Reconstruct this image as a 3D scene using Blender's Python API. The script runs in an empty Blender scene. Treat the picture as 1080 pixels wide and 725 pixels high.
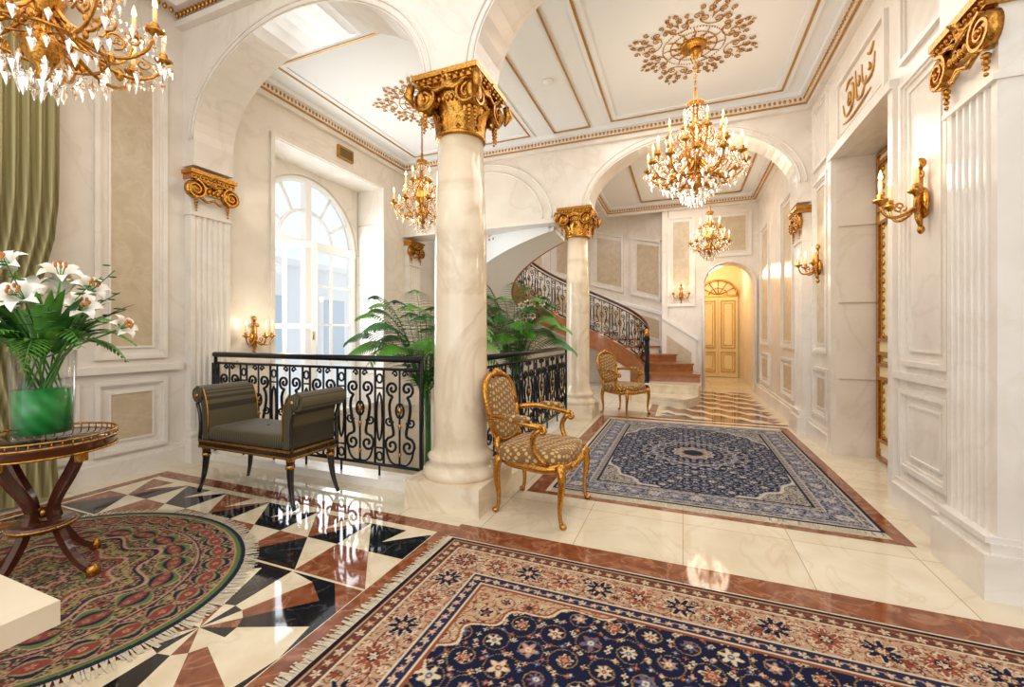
import bpy, math, random
import numpy as np
from mathutils import Matrix, Vector
random.seed(7); np.random.seed(7)
pi=math.pi
sc=bpy.context.scene

# ------------------------------------------------------------ materials
def lin(c):
    return tuple((x/12.92 if x<=0.04045 else ((x+0.055)/1.055)**2.4) for x in c)
def hexc(h):
    return lin(tuple(int(h[i:i+2],16)/255 for i in (0,2,4)))
def newmat(name):
    m=bpy.data.materials.new(name); m.use_nodes=True
    nt=m.node_tree; b=nt.nodes['Principled BSDF']
    return m,nt,b
def simple(name,h,rough=0.5,metal=0.0,bump=0,bscale=50,var=0.0,emis=0,emcol=None,coat=0):
    m,nt,b=newmat(name); c=hexc(h)
    b.inputs['Base Color'].default_value=(*c,1); b.inputs['Roughness'].default_value=rough
    b.inputs['Metallic'].default_value=metal; b.inputs['Coat Weight'].default_value=coat
    if emis:
        b.inputs['Emission Color'].default_value=(*(hexc(emcol) if emcol else c),1)
        b.inputs['Emission Strength'].default_value=emis
    tc=nt.nodes.new('ShaderNodeTexCoord')
    n=nt.nodes.new('ShaderNodeTexNoise'); n.inputs['Scale'].default_value=bscale; n.inputs['Detail'].default_value=3
    nt.links.new(tc.outputs['Object'],n.inputs['Vector'])
    if bump:
        bp=nt.nodes.new('ShaderNodeBump'); bp.inputs['Strength'].default_value=bump; bp.inputs['Distance'].default_value=0.01
        nt.links.new(n.outputs['Fac'],bp.inputs['Height']); nt.links.new(bp.outputs['Normal'],b.inputs['Normal'])
    if var:
        r=nt.nodes.new('ShaderNodeValToRGB')
        r.color_ramp.elements[0].position=0.3; r.color_ramp.elements[1].position=0.7
        r.color_ramp.elements[0].color=(*[x*(1-var) for x in c],1); r.color_ramp.elements[1].color=(*[min(1,x*(1+var)) for x in c],1)
        nt.links.new(n.outputs['Fac'],r.inputs['Fac']); nt.links.new(r.outputs['Color'],b.inputs['Base Color'])
    return m
def marble(name,base,cloud,vein,scale=1.5,rough=0.12,veinw=0.03,tile=None,spec=0.5,vs=0.7):
    m,nt,b=newmat(name); N=nt.nodes.new; L=nt.links.new
    tc=N('ShaderNodeTexCoord')
    n1=N('ShaderNodeTexNoise'); n1.inputs['Scale'].default_value=scale*0.8; n1.inputs['Detail'].default_value=5; n1.inputs['Distortion'].default_value=1.2
    n2=N('ShaderNodeTexNoise'); n2.inputs['Scale'].default_value=scale*2.3; n2.inputs['Detail'].default_value=6
    L(tc.outputs['Object'],n1.inputs['Vector']); L(tc.outputs['Object'],n2.inputs['Vector'])
    r2=N('ShaderNodeValToRGB'); r2.color_ramp.elements[0].position=0.35; r2.color_ramp.elements[1].position=0.65
    r2.color_ramp.elements[0].color=(*hexc(cloud),1); r2.color_ramp.elements[1].color=(*hexc(base),1)
    L(n2.outputs['Fac'],r2.inputs['Fac'])
    r1=N('ShaderNodeValToRGB'); e=r1.color_ramp.elements
    e[0].position=0.5-veinw; e[0].color=(0,0,0,1); e[1].position=0.5+veinw; e[1].color=(0,0,0,1)
    k=e.new(0.5); k.color=(vs,vs,vs,1)
    L(n1.outputs['Fac'],r1.inputs['Fac'])
    mx=N('ShaderNodeMix'); mx.data_type='RGBA'
    L(r1.outputs['Color'],mx.inputs['Factor']); L(r2.outputs['Color'],mx.inputs[6]); mx.inputs[7].default_value=(*hexc(vein),1)
    out=mx.outputs[2]
    if tile:
        bt=N('ShaderNodeTexBrick'); bt.offset=0; bt.inputs['Scale'].default_value=1.0
        bt.inputs['Brick Width'].default_value=tile; bt.inputs['Row Height'].default_value=tile; bt.inputs['Mortar Size'].default_value=0.003
        bt.inputs['Color1'].default_value=(1,1,1,1); bt.inputs['Color2'].default_value=(0.93,0.91,0.87,1); bt.inputs['Mortar'].default_value=(0.6,0.53,0.43,1)
        L(tc.outputs['Object'],bt.inputs['Vector'])
        m2=N('ShaderNodeMix'); m2.data_type='RGBA'; m2.blend_type='MULTIPLY'; m2.inputs['Factor'].default_value=1
        L(out,m2.inputs[6]); L(bt.outputs['Color'],m2.inputs[7]); out=m2.outputs[2]
    L(out,b.inputs['Base Color']); b.inputs['Roughness'].default_value=rough
    b.inputs['Specular IOR Level'].default_value=spec
    return m
M={}
M['wall']=marble('wall_marble','ECE3D7','E4D9CC','CFC0AC',1.3,0.17,0.03,vs=.3)
M['wall2']=marble('panel_marble','EEE6DB','E6DDD1','D8C9B6',1.6,0.18,0.03,vs=.25)
M['tan']=marble('beige_marble','CEBA9D','C2AE90','D9C9AF',4,0.22,0.04,vs=.35)
M['col']=marble('column_marble','F0E0C6','E6D3B5','C4AA86',1.2,0.09,0.04,vs=.4)
M['floorc']=marble('floor_cream_marble','ECE1CA','E4D6BC','D0BB96',2.0,0.05,0.02,tile=0.62,vs=.35)
M['cream']=marble('inlay_cream_marble','ECDEC4','DFCDAE','C9B48C',3.0,0.045,0.03,vs=.35)
M['red']=marble('inlay_red_marble','93573A','774229','B07C5C',6.0,0.05,0.04)
M['black']=marble('inlay_black_marble','15161A','1E2025','4A4A50',4.0,0.045,0.012)
M['plaster']=simple('ceiling_plaster','EFEFEE',0.6,0,0.02,30)
M['gold']=simple('gilt_gold','BF883C',0.27,0.95,0.3,70,var=0.35)
M['goldp']=simple('gilt_paint','B98A45',0.4,0.6,0.1,60,var=0.15)
M['iron']=simple('wrought_iron','14161B',0.35,0.5)
M['wood']=simple('stair_wood','A06232',0.3,0,0,8,var=0.2,coat=0.4)
M['dwood']=simple('mahogany','4A2213',0.2,0,0,12,var=0.3,coat=0.6)
M['bwood']=simple('ebonised_wood','15120F',0.22,0,0,12,coat=0.5)
M['candle']=simple('candle_cream','F0D59A',0.5,emis=0.35,emcol='FFC878')
M['flame']=simple('flame_bulb','FFE2A8',0.5,emis=7,emcol='FFCB7A')
M['white']=simple('white_paint','F6F5F1',0.35)
M['doorc']=simple('door_cream_paint','F0D9A4',0.35)
M['doorp']=simple('door_ivory_paint','F2E2B4',0.3)
M['leaf']=simple('leaf_green','5C9638',0.42,0,0,9,var=0.35)
M['leafd']=simple('leaf_dark_green','3A7236',0.4,0,0,9,var=0.35)
M['petal']=simple('lily_petal','FAF6EA',0.5,0,0,20,var=0.04)
M['stamen']=simple('lily_stamen','C47A28',0.6)
M['pot']=simple('terracotta_pot','9A6A48',0.6,0,0.1,20)
M['fringe']=simple('rug_fringe','C9BDA6',0.9,0,0,40,var=0.15)
M['rugback']=simple('rug_back','6F5A48',0.95)
M['facade']=simple('facade_stone','F4F5F5',0.8)
M['facadew']=simple('facade_window','C6D4DE',0.3)
M['vent']=simple('brass_vent','B08C50',0.4,0.6)
def crystal():
    m=bpy.data.materials.new('crystal_glass'); m.use_nodes=True; nt=m.node_tree; nt.nodes.clear()
    o=nt.nodes.new('ShaderNodeOutputMaterial'); mx=nt.nodes.new('ShaderNodeMixShader'); mx.inputs[0].default_value=0.55
    t=nt.nodes.new('ShaderNodeBsdfTransparent'); t.inputs[0].default_value=(1,0.97,0.93,1)
    g=nt.nodes.new('ShaderNodeBsdfGlossy'); g.inputs['Roughness'].default_value=0.05; g.inputs['Color'].default_value=(1,0.96,0.9,1)
    nt.links.new(t.outputs[0],mx.inputs[1]); nt.links.new(g.outputs[0],mx.inputs[2]); nt.links.new(mx.outputs[0],o.inputs[0]); return m
M['crystal']=crystal()
def glass(name,col,fac,rough=0.02):
    m=bpy.data.materials.new(name); m.use_nodes=True; nt=m.node_tree; nt.nodes.clear()
    o=nt.nodes.new('ShaderNodeOutputMaterial'); mx=nt.nodes.new('ShaderNodeMixShader')
    t=nt.nodes.new('ShaderNodeBsdfTransparent'); t.inputs[0].default_value=(*col,1)
    g=nt.nodes.new('ShaderNodeBsdfGlossy'); g.inputs['Roughness'].default_value=rough
    lw=nt.nodes.new('ShaderNodeLayerWeight'); lw.inputs[0].default_value=fac
    nt.links.new(lw.outputs['Facing'],mx.inputs[0])
    nt.links.new(t.outputs[0],mx.inputs[1]); nt.links.new(g.outputs[0],mx.inputs[2]); nt.links.new(mx.outputs[0],o.inputs[0]); return m
M['glass']=glass('clear_glass',(0.97,0.98,0.98),0.1)
M['pane']=glass('window_glass',(0.97,0.98,0.99),0.06)
m,nt,b=newmat('green_water'); b.inputs['Roughness'].default_value=0.15
tc=nt.nodes.new('ShaderNodeTexCoord'); w=nt.nodes.new('ShaderNodeTexWave'); w.wave_type='BANDS'; w.bands_direction='DIAGONAL'; w.inputs['Scale'].default_value=7; w.inputs['Distortion'].default_value=2
r=nt.nodes.new('ShaderNodeValToRGB'); r.color_ramp.elements[0].color=(*hexc('1F8E34'),1); r.color_ramp.elements[1].color=(*hexc('2FA846'),1)
nt.links.new(tc.outputs['Object'],w.inputs['Vector']); nt.links.new(w.outputs['Fac'],r.inputs['Fac']); nt.links.new(r.outputs['Color'],b.inputs['Base Color']); M['water']=m
def lattice(name,c1,c2,scale,rot=45,bands=False,bd='X',rough=.7):
    m,nt,b=newmat(name); N=nt.nodes.new; L=nt.links.new
    tc=N('ShaderNodeTexCoord'); mp=N('ShaderNodeMapping'); mp.inputs['Rotation'].default_value=(math.radians(rot) if not bands else 0,math.radians(rot) if not bands else 0,math.radians(rot))
    L(tc.outputs['Object'],mp.inputs['Vector'])
    outs=[]
    for d in ([bd] if bands else ['X','Y','Z']):
        w=N('ShaderNodeTexWave'); w.bands_direction=d; w.inputs['Scale'].default_value=scale; L(mp.outputs['Vector'],w.inputs['Vector']); outs.append(w.outputs['Fac'])
    f=outs[0]
    for o in outs[1:]:
        mm=N('ShaderNodeMath'); mm.operation='MULTIPLY'; L(f,mm.inputs[0]); L(o,mm.inputs[1]); f=mm.outputs[0]
    r=N('ShaderNodeValToRGB'); r.color_ramp.elements[0].position=0.1 if not bands else 0.4; r.color_ramp.elements[1].position=0.22 if not bands else 0.6
    r.color_ramp.elements[0].color=(*hexc(c1),1); r.color_ramp.elements[1].color=(*hexc(c2),1)
    L(f,r.inputs['Fac']); L(r.outputs['Color'],b.inputs['Base Color']); b.inputs['Roughness'].default_value=rough
    b.inputs['Sheen Weight'].default_value=0.1
    return m
M['uph']=lattice('lattice_damask','86602F','CFAE72',9)
M['stripe']=lattice('striped_satin','332C1A','5A5034',16,0,True)
M['drape']=lattice('striped_silk','948A5C','ADA274',16,0,True,'Y',.4)

# ------------------------------------------------------------ mesh builder
class MB:
    def __init__(s): s.v=[]; s.f=[]; s.mi=[]; s.sm=[]; s.mats=[]
    def mid(s,m):
        if m not in s.mats: s.mats.append(m)
        return s.mats.index(m)
    def add(s,vs,fs,mat,smooth=False,T=None):
        o=len(s.v)
        if T is not None: vs=[tuple(T@Vector(p)) for p in vs]
        s.v.extend([tuple(p) for p in vs]); k=s.mid(mat)
        for f in fs: s.f.append([i+o for i in f]); s.mi.append(k); s.sm.append(smooth)
    def box(s,x0,y0,z0,x1,y1,z1,mat,T=None):
        v=[(x0,y0,z0),(x1,y0,z0),(x1,y1,z0),(x0,y1,z0),(x0,y0,z1),(x1,y0,z1),(x1,y1,z1),(x0,y1,z1)]
        s.add(v,[(0,3,2,1),(4,5,6,7),(0,1,5,4),(1,2,6,5),(2,3,7,6),(3,0,4,7)],mat,False,T)
    def lathe(s,prof,mat,seg=24,T=None,smooth=True,cap=True):
        vs=[];fs=[];n=len(prof)
        for r,z in prof:
            for i in range(seg):
                a=2*pi*i/seg; vs.append((r*math.cos(a),r*math.sin(a),z))
        for j in range(n-1):
            for i in range(seg):
                k=(i+1)%seg; fs.append((j*seg+i,j*seg+k,(j+1)*seg+k,(j+1)*seg+i))
        if cap:
            if prof[0][0]>1e-4: fs.append(tuple(range(seg))[::-1])
            if prof[-1][0]>1e-4: fs.append(tuple((n-1)*seg+i for i in range(seg)))
        s.add(vs,fs,mat,smooth,T)
    def tube(s,pts,rad,mat,seg=6,T=None,flat=1.0):
        pts=[Vector(p) for p in pts]; n=len(pts)
        if n<2: return
        rs=rad if isinstance(rad,(list,tuple)) else [rad]*n
        tg=[(pts[min(i+1,n-1)]-pts[max(i-1,0)]) for i in range(n)]
        tg=[t.normalized() if t.length>1e-9 else Vector((0,0,1)) for t in tg]
        up=Vector((0,0,1)) if abs(tg[0].z)<0.9 else Vector((1,0,0))
        a=(up-tg[0]*up.dot(tg[0])).normalized(); vs=[];fs=[]
        for i in range(n):
            a=a-tg[i]*a.dot(tg[i])
            if a.length<1e-6: a=tg[i].orthogonal()
            a.normalize(); b=tg[i].cross(a)
            for k in range(seg):
                t=2*pi*k/seg; vs.append(pts[i]+(a*math.cos(t)+b*math.sin(t)*flat)*rs[i])
        for i in range(n-1):
            for k in range(seg):
                l=(k+1)%seg; fs.append((i*seg+k,i*seg+l,(i+1)*seg+l,(i+1)*seg+k))
        fs.append(tuple(range(seg))[::-1]); fs.append(tuple((n-1)*seg+k for k in range(seg)))
        s.add(vs,fs,mat,True,T)
    def sphere(s,c,r,mat,seg=8,T=None,sc3=(1,1,1)):
        pr=[(max(1e-5,math.sin(pi*j/seg)),-math.cos(pi*j/seg)) for j in range(seg+1)]
        S=Matrix.Translation(c)@Matrix.Diagonal((r*sc3[0],r*sc3[1],r*sc3[2],1))
        s.lathe(pr,mat,seg+2,(T@S) if T is not None else S,cap=False)
    def octa(s,c,r,h,mat,T=None):
        x,y,z=c
        s.add([(x-r,y,z),(x,y-r,z),(x+r,y,z),(x,y+r,z),(x,y,z+h*0.35),(x,y,z-h*0.65)],
              [(0,1,4),(1,2,4),(2,3,4),(3,0,4),(1,0,5),(2,1,5),(3,2,5),(0,3,5)],mat,False,T)
    def superq(s,c,rx,ry,rz,mat,e1=0.3,e2=0.3,T=None,n=10):
        def sp(w,e): return math.copysign(abs(w)**e,w)
        vs=[];fs=[];mseg=n*2
        for j in range(n+1):
            a=-pi/2+pi*j/n
            for i in range(mseg):
                b=2*pi*i/mseg
                ca=max(1e-4,abs(math.cos(a)))
                vs.append((c[0]+rx*ca**e1*sp(math.cos(b),e2),c[1]+ry*ca**e1*sp(math.sin(b),e2),c[2]+rz*sp(math.sin(a),e1)))
        for j in range(n):
            for i in range(mseg):
                k=(i+1)%mseg; fs.append((j*mseg+i,j*mseg+k,(j+1)*mseg+k,(j+1)*mseg+i))
        s.add(vs,fs,mat,True,T)
    def slab(s,pts,zt,y0,y1,mat,T=None):
        for (xa,za),(xb,zb) in zip(pts[:-1],pts[1:]):
            if abs(xa-xb)>1e-6:
                s.add([(xa,y0,za),(xb,y0,zb),(xb,y0,zt),(xa,y0,zt)],[(0,1,2,3)],mat,False,T)
                s.add([(xa,y1,za),(xb,y1,zb),(xb,y1,zt),(xa,y1,zt)],[(3,2,1,0)],mat,False,T)
            s.add([(xa,y0,za),(xb,y0,zb),(xb,y1,zb),(xa,y1,za)],[(0,3,2,1)],mat,False,T)
    def ribbon(s,path,th,y0,y1,mat,T=None):
        n=len(path); up=[];dn=[]
        for i in range(n):
            a=path[max(i-1,0)];b=path[min(i+1,n-1)]
            d=Vector((b[0]-a[0],b[1]-a[1])).normalized(); nn=Vector((-d.y,d.x)); t=th[i] if isinstance(th,(list,tuple)) else th
            up.append((path[i][0]+nn.x*t/2,path[i][1]+nn.y*t/2)); dn.append((path[i][0]-nn.x*t/2,path[i][1]-nn.y*t/2))
        loop=up+dn[::-1]; m=len(loop)
        vs=[(p[0],y0,p[1]) for p in loop]+[(p[0],y1,p[1]) for p in loop]
        fs=[(i,(i+1)%m,m+(i+1)%m,m+i) for i in range(m)]
        s.add(vs,fs,mat,True,T)
        for o in (0,m):
            s.add([vs[o+i] for i in range(m)],[(i,i+1,m-2-i,m-1-i) for i in range(n-1)],mat,False,T)
    def build(s,name,loc=None,rot=0,fixn=True):
        me=bpy.data.meshes.new(name)
        me.from_pydata(s.v,[],s.f); 
        for m in s.mats: me.materials.append(M[m])
        me.polygons.foreach_set('material_index',s.mi); me.polygons.foreach_set('use_smooth',s.sm)
        me.update()
        if fixn:
            import bmesh
            bm=bmesh.new(); bm.from_mesh(me); bmesh.ops.recalc_face_normals(bm,faces=bm.faces); bm.to_mesh(me); bm.free()
        ob=bpy.data.objects.new(name,me); sc.collection.objects.link(ob)
        if loc: ob.location=loc
        ob.rotation_euler=(0,0,rot)
        return ob
def basis(o,u,v,w):
    m=Matrix.Identity(4)
    for i in range(3):
        m[i][0]=u[i]; m[i][1]=v[i]; m[i][2]=w[i]; m[i][3]=o[i]
    return m
def arch(xc,hw,spring,rise,n=32):
    return [(xc-hw*math.cos(pi*i/n),spring+rise*math.sin(pi*i/n)) for i in range(n+1)]
def bez(p0,p1,p2,p3,n=12):
    out=[]
    for i in range(n+1):
        t=i/n; out.append(tuple((1-t)**3*a+3*(1-t)**2*t*b+3*(1-t)*t*t*c+t**3*d for a,b,c,d in zip(p0,p1,p2,p3)))
    return out
def spiral(cx,cy,R,a0,turns,n=18,shrink=0.85):
    return [(cx+R*(1-shrink*t/n)*math.cos(a0+2*pi*turns*t/n),cy+R*(1-shrink*t/n)*math.sin(a0+2*pi*turns*t/n)) for t in range(n+1)]

XL,XR=-4.65,1.5
CEIL=4.3
TL=basis((XL,0,0),(0,1,0),(0,0,1),(1,0,0))
TR=basis((XR,0,0),(0,1,0),(0,0,1),(-1,0,0))
def TY(y): return basis((0,y,0),(1,0,0),(0,0,1),(0,-1,0))

def frame(mb,u0,v0,u1,v1,wd,d,mat,T):
    mb.box(u0,v0,0,u1,v0+wd,d,mat,T); mb.box(u0,v1-wd,0,u1,v1,d,mat,T)
    mb.box(u0,v0+wd,0,u0+wd,v1-wd,d,mat,T); mb.box(u1-wd,v0+wd,0,u1,v1-wd,d,mat,T)
def panel(mb,u0,v0,u1,v1,T,inner=True,m='wall2'):
    frame(mb,u0,v0,u1,v1,0.035,0.03,m,T); frame(mb,u0+.035,v0+.035,u1-.035,v1-.035,0.02,0.015,m,T)
    if inner:
        g=0.1
        if u1-u0>0.32 and v1-v0>0.3:
            frame(mb,u0+g,v0+g,u1-g,v1-g,0.018,0.012,m,T)
            mb.box(u0+g+.018,v0+g+.018,0,u1-g-.018,v1-g-.018,0.004,'tan',T)

# ------------------------------------------------------------ room shell
f=MB()
f.box(XL-.65,-3,-.3,3.6,3.1,0,'floorc'); f.box(-1.72,3.1,-.3,2.05,6.5,0,'floorc'); f.box(XL-.65,6.5,-.3,2.05,14.5,0,'floorc')
f.box(XL-.65,3.1,-1.4,-1.72,6.5,-1.2,'floorc')
f.box(XL,3.0,-1.2,-1.72,3.1,-.3,'wall'); f.box(XL,6.5,-1.2,-1.72,6.6,-.3,'wall'); f.box(-1.72,3.1,-1.2,-1.6,6.5,-.3,'wall')
f.build('floor')
g=MB(); Z=0.0015
def poly(pts,mat,z=Z): g.add([(p[0],p[1],z) for p in pts],[tuple(range(len(pts)))],mat)
def rect(x0,y0,x1,y1,mat,z=Z): poly([(x0,y0),(x1,y0),(x1,y1),(x0,y1)],mat,z)
def star(cx,cy,h,cols,R=None,bg='black'):
    rect(cx-h,cy-h,cx+h,cy+h,bg,Z+.0005)
    n=16; R=R or h
    for i in range(n):
        a0=2*pi*i/n; a1=2*pi*(i+1)/n
        pa=(cx+R*math.cos(a0),cy+R*math.sin(a0)); pb=(cx+R*math.cos(a1),cy+R*math.sin(a1))
        r=.34
        qa=(cx+r*R*math.cos(a0),cy+r*R*math.sin(a0)); qb=(cx+r*R*math.cos(a1),cy+r*R*math.sin(a1))
        poly([qa,pa,pb,qb],cols[i%len(cols)],Z+.001)
        poly([(cx,cy),qa,qb],cols[(i+1)%len(cols)],Z+.001)
    for sx in(-1,1):
        for sy in(-1,1):
            poly([(cx+sx*h,cy+sy*h),(cx+sx*h,cy+sy*h*.62),(cx+sx*h*.62,cy+sy*h)],'red',Z+.001)
rect(-4.45,-2.8,-1.38,2.5,'red')
rect(-4.35,-2.7,-1.47,2.38,'cream',Z+.0002)
h=.475
for ix in range(3):
    for iy in range(5):
        cx=-1.95-ix*2*h; cy=1.22-iy*2*h
        star(cx,cy,h,['cream','black','red','cream','black','cream','red','cream'])
for k in range(6):
    x0=-1.475-k*h; x1=x0-h
    y0,y1=1.71,2.32
    mx_=(x0+x1)/2; my=(y0+y1)/2
    rect(x1,y0,x0,y1,'cream',Z+.0005)
    c=['black','red'] if k%2 else ['red','black']
    poly([(x0,y0),(mx_,my),(x1,y0)],c[0],Z+.001); poly([(x0,y1),(x1,y1),(mx_,my)],c[1],Z+.001)
    poly([(x0,my),(x0,y1),(mx_,my)],'black',Z+.001); poly([(x1,my),(x1,y0),(mx_,my)],'red' ,Z+.001)
    poly([(x0-.02,y1),(x0-h*.4,y1),(mx_,my+.12)],'cream',Z+.0013)
rect(-1.38,2.36,3.3,2.54,'red'); 
for a in ((-1.18,3.33,-1.04,6.65),(1.2,3.33,1.3,6.65)): rect(*a,'red')
rect(-1.18,3.27,1.3,3.33,'red',Z+.0004)
rect(-1.18,6.65,1.3,6.75,'red')
rect(-.4,6.96,1.35,10.3,'cream',Z)
n=0
y=6.98
while y<10.2:
    x=-.36
    j=0
    while x<1.0:
        w=.26
        poly([(x,y),(x+w,y),(x+w/2,y+.2)],['red','black','cream'][(n+j)%3],Z+.0006); poly([(x+w,y),(x+w*1.5,y+.2),(x+w/2,y+.2)],['red','cream','red'][(n+j)%3],Z+.0006)
        x+=w; j+=1
    y+=.2; n+=1
rect(-.52,6.96,-.4,10.3,'red'); rect(-.52,6.85,1.35,6.96,'black')
g.build('trim_floor_inlay',fixn=False)

# left wall with window opening
w=MB(); t=.65
w.box(XL-t,-3,-1.3,XL,3.77,4.75,'wall'); w.box(XL-t,5.8,-1.3,XL,11.6,4.75,'wall')
w.box(XL-t,3.77,3.68,XL,5.8,4.75,'wall'); w.box(XL-t,3.77,-1.3,XL,5.8,.12,'wall')
for z in (0.6,1.1,1.6,2.1,2.6,3.1): w.box(-5.15,5.79,z,XL-.01,5.803,z+.008,'tan')
panel(w,2.05,1.05,2.6,3.85,TL); panel(w,2.05,.22,2.6,.86,TL); 
w.box(1.0,.93,0,2.72,.99,.05,'wall2',TL)
panel(w,1.2,.22,1.95,.86,TL)
w.box(3.3,.93,0,3.7,.98,.04,'wall2',TL)
frame(w,3.72,.12,5.85,3.74,.05,.03,'wall2',TL)
w.build('wall_left')
b=MB(); b.box(-3,0,0,2.74,.16,.05,'wall2',TL); b.box(-3,.16,0,2.74,.19,.03,'wall2',TL); b.build('baseboard_left')

# window
w=MB(); TW=basis((-5.25,0,0),(0,1,0),(0,0,1),(1,0,0))
Y0,Y1=3.8,5.78; yc=(Y0+Y1)/2; hw=(Y1-Y0)/2; sp=2.62; rise=.98
TWx=basis((-5.25,0,0),(0,1,0),(1,0,0),(0,0,1))
w.slab(arch(yc,hw,sp,rise,32),3.72,-.1,.1,'wall',TWx)
def apts(r,n=24): return [(-5.22,yc-r*hw*math.cos(pi*i/n),sp+r*rise*math.sin(pi*i/n)) for i in range(n+1)]
w.tube(apts(.96),.05,'white',6); w.tube(apts(.5),.025,'white',6)
for a in (30,60,90,120,150):
    c,s_=math.cos(math.radians(a)),math.sin(math.radians(a))
    w.tube([(-5.22,yc-.5*hw*c,sp+.5*rise*s_),(-5.22,yc-.95*hw*c,sp+.95*rise*s_)],.022,'white',6)
w.box(Y0,.22,-.03,Y0+.09,sp-.07,.06,'white',TW); w.box(Y1-.09,.22,-.03,Y1,sp-.07,.06,'white',TW)
w.box(Y0,sp-.07,-.03,Y1,sp+.05,.07,'white',TW); w.box(yc-.06,.22,-.03,yc+.06,sp-.07,.07,'white',TW)
w.box(yc-.05,sp+.05,-.03,yc+.05,3.58,.07,'white',TW)
w.box(Y0,.12,-.03,Y1,.22,.06,'white',TW)
for z in (2.0,1.4,.8): w.box(yc+.06,z,-.01,Y1-.09,z+.035,.03,'white',TW)
w.box((yc+Y1)/2-.02,.22,-.01,(yc+Y1)/2+.02,sp-.07,.028,'white',TW)
w.add([(-5.25,Y0,.15),(-5.25,Y1,.15),(-5.25,Y1,sp),(-5.25,Y0,sp)],[(0,1,2,3)],'pane')
TS=basis((-5.2,Y0+.1,0),(.85,.53,0),(0,0,1),(.53,-.85,0))
frame(w,0,.2,.8,2.5,.07,.05,'white',TS); w.box(.07,1.35,0,.73,1.41,.045,'white',TS); w.box(.38,.27,0,.42,1.35,.04,'white',TS); w.box(.38,1.41,0,.42,2.43,.04,'white',TS)
w.tube([(-5.2+.85*.76,Y0+.1+.53*.76,1.3),(-5.2+.85*.76+.06,Y0+.1+.53*.76-.07,1.3),(-5.2+.85*.76+.06,Y0+.1+.53*.76-.07,1.2)],.01,'gold')
w.build('window_1')
e=MB(); e.box(-14,-2,-3,-13.5,22,4.0,'facade'); e.box(-13.5,-2,3.8,-13.2,22,4.0,'white')
for yy in (4,7,10,13,16,19):
    e.box(-13.5,yy,.2,-13.4,yy+1.4,2.8,'white'); e.box(-13.42,yy+.15,.35,-13.38,yy+1.25,2.65,'facadew')
e.build('neighbouring_building')

# right wall
DT=3.12; DA,DB=4.12,5.45
w=MB()
w.box(XR,2.77,0,2.05,DA,4.5,'wall'); w.box(XR,DB,0,2.05,14.5,4.5,'wall'); w.box(XR,DA,DT,2.05,DB,4.5,'wall'); 
w.box(1.9,DA,0,2.05,DB,DT,'wall')
panel(w,3.36,1.05,3.98,3.1,TR,False); panel(w,3.36,.3,3.98,.88,TR,False); frame(w,3.46,1.15,3.88,3.0,.015,.012,'wall2',TR); frame(w,3.46,.4,3.88,.78,.015,.012,'wall2',TR)
panel(w,3.36,3.24,3.98,4.0,TR,False)
w.box(3.25,.95,0,4.04,1.0,.04,'wall2',TR)
panel(w,5.7,1.05,6.25,3.1,TR); panel(w,5.7,.3,6.25,.88,TR); panel(w,5.7,3.24,6.25,4.0,TR,False)
frame(w,DA+.1,3.22,DB-.1,3.85,.04,.03,'wall2',TR)
for (a,c) in ((7.3,8.1),(9.2,10.1)):
    panel(w,a,1.05,c,3.4,TR); panel(w,a,.3,c,.9,TR)
w.box(DA-.08,0,0,DA,DT,.04,'wall2',TR); w.box(DB,0,0,DB+.1,DT,.05,'wall2',TR); w.box(DA-.08,DT,0,DB+.1,DT+.07,.06,'wall2',TR)
for z in (.8,1.6,2.4): w.box(XR+.02,DB-.013,z,1.88,DB+.001,z+.008,'tan')
w.build('wall_right')
b=MB(); 
for a,c in ((3.25,4.03),(5.55,6.36),(6.84,10.5)):
    b.box(a,0,0,c,.18,.06,'wall2',TR); b.box(a,.18,0,c,.22,.035,'wall2',TR)
b.build('baseboard_right')
d=MB(); TD=basis((1.895,0,0),(0,1,0),(0,0,1),(-1,0,0))
d.box(DA+.01,.01,0,DB-.02,DT-.01,.04,'white',TD)
# gilt strip framing the door leaf
frame(d,DA+.015,.02,DB-.025,DT-.02,.03,.07,'gold',TD)
for a,c in ((4.2,4.76),(4.82,5.39)):
    d.box(a-.015,.12,.04,c+.015,3.05,.048,'doorp',TD)
    for z0,z1 in ((.2,.85),(.95,1.1),(1.2,2.4),(2.5,3.0)):
        frame(d,a,z0,c,z1,.035,.075,'gold',TD); frame(d,a+.06,z0+.045,c-.06,z1-.045,.012,.06,'goldp',TD)
        if z1-z0>.3:
            for k in range(int((z1-z0)/.09)):
                zz=z0+.06+k*.09
                for uu in (a+.1,c-.1): d.sphere((uu,zz,.055),.022,'gold',5,TD,(1,1.4,.6))
d.sphere((4.79,1.05,.1),.03,'gold',8,TD)
d.build('door_1')

# arched walls
CX1=-1.61; CX2=-1.53
w=MB()
AL=((-4.48+CX1-.22)/2,(CX1-.22+4.48)/2); AR=((CX1+.22+1.35)/2,(1.35-CX1-.22)/2)
pts=[(XL,2.95),(-4.48,2.95),(-4.48,3.2)]+arch(AL[0],AL[1],3.2,.9)+[(CX1+.22,3.2)]+arch(AR[0],AR[1],3.2,.92)[1:]+[(1.35,3.2),(1.35,2.95),(XR,2.95),(XR,0),(3.6,0)]
w.slab(pts,4.75,2.75,3.15,'wall')
for off in (.02,.07):
    for (xc,hw_,rs_) in ((*AL,.9),(*AR,.92)):
        for yy in (2.745,3.155): w.tube([(x,yy,z) for x,z in arch(xc,hw_+off,3.2,rs_+off,40)],.009,'wall2',6)
T2=TY(2.75)
panel(w,1.95,1.05,3.0,3.4,T2)
w.build('wall_front_arcade')
w=MB()
AB=((CX2+.22+1.35)/2,(1.35-CX2-.22)/2)
pts=[(XL,3.0),(CX2-.22,3.0),(CX2-.22,3.2),(CX2+.22,3.2)]+arch(AB[0],AB[1],3.2,.84)[1:]+[(1.35,3.2),(1.35,2.95),(XR,2.95)]
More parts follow.
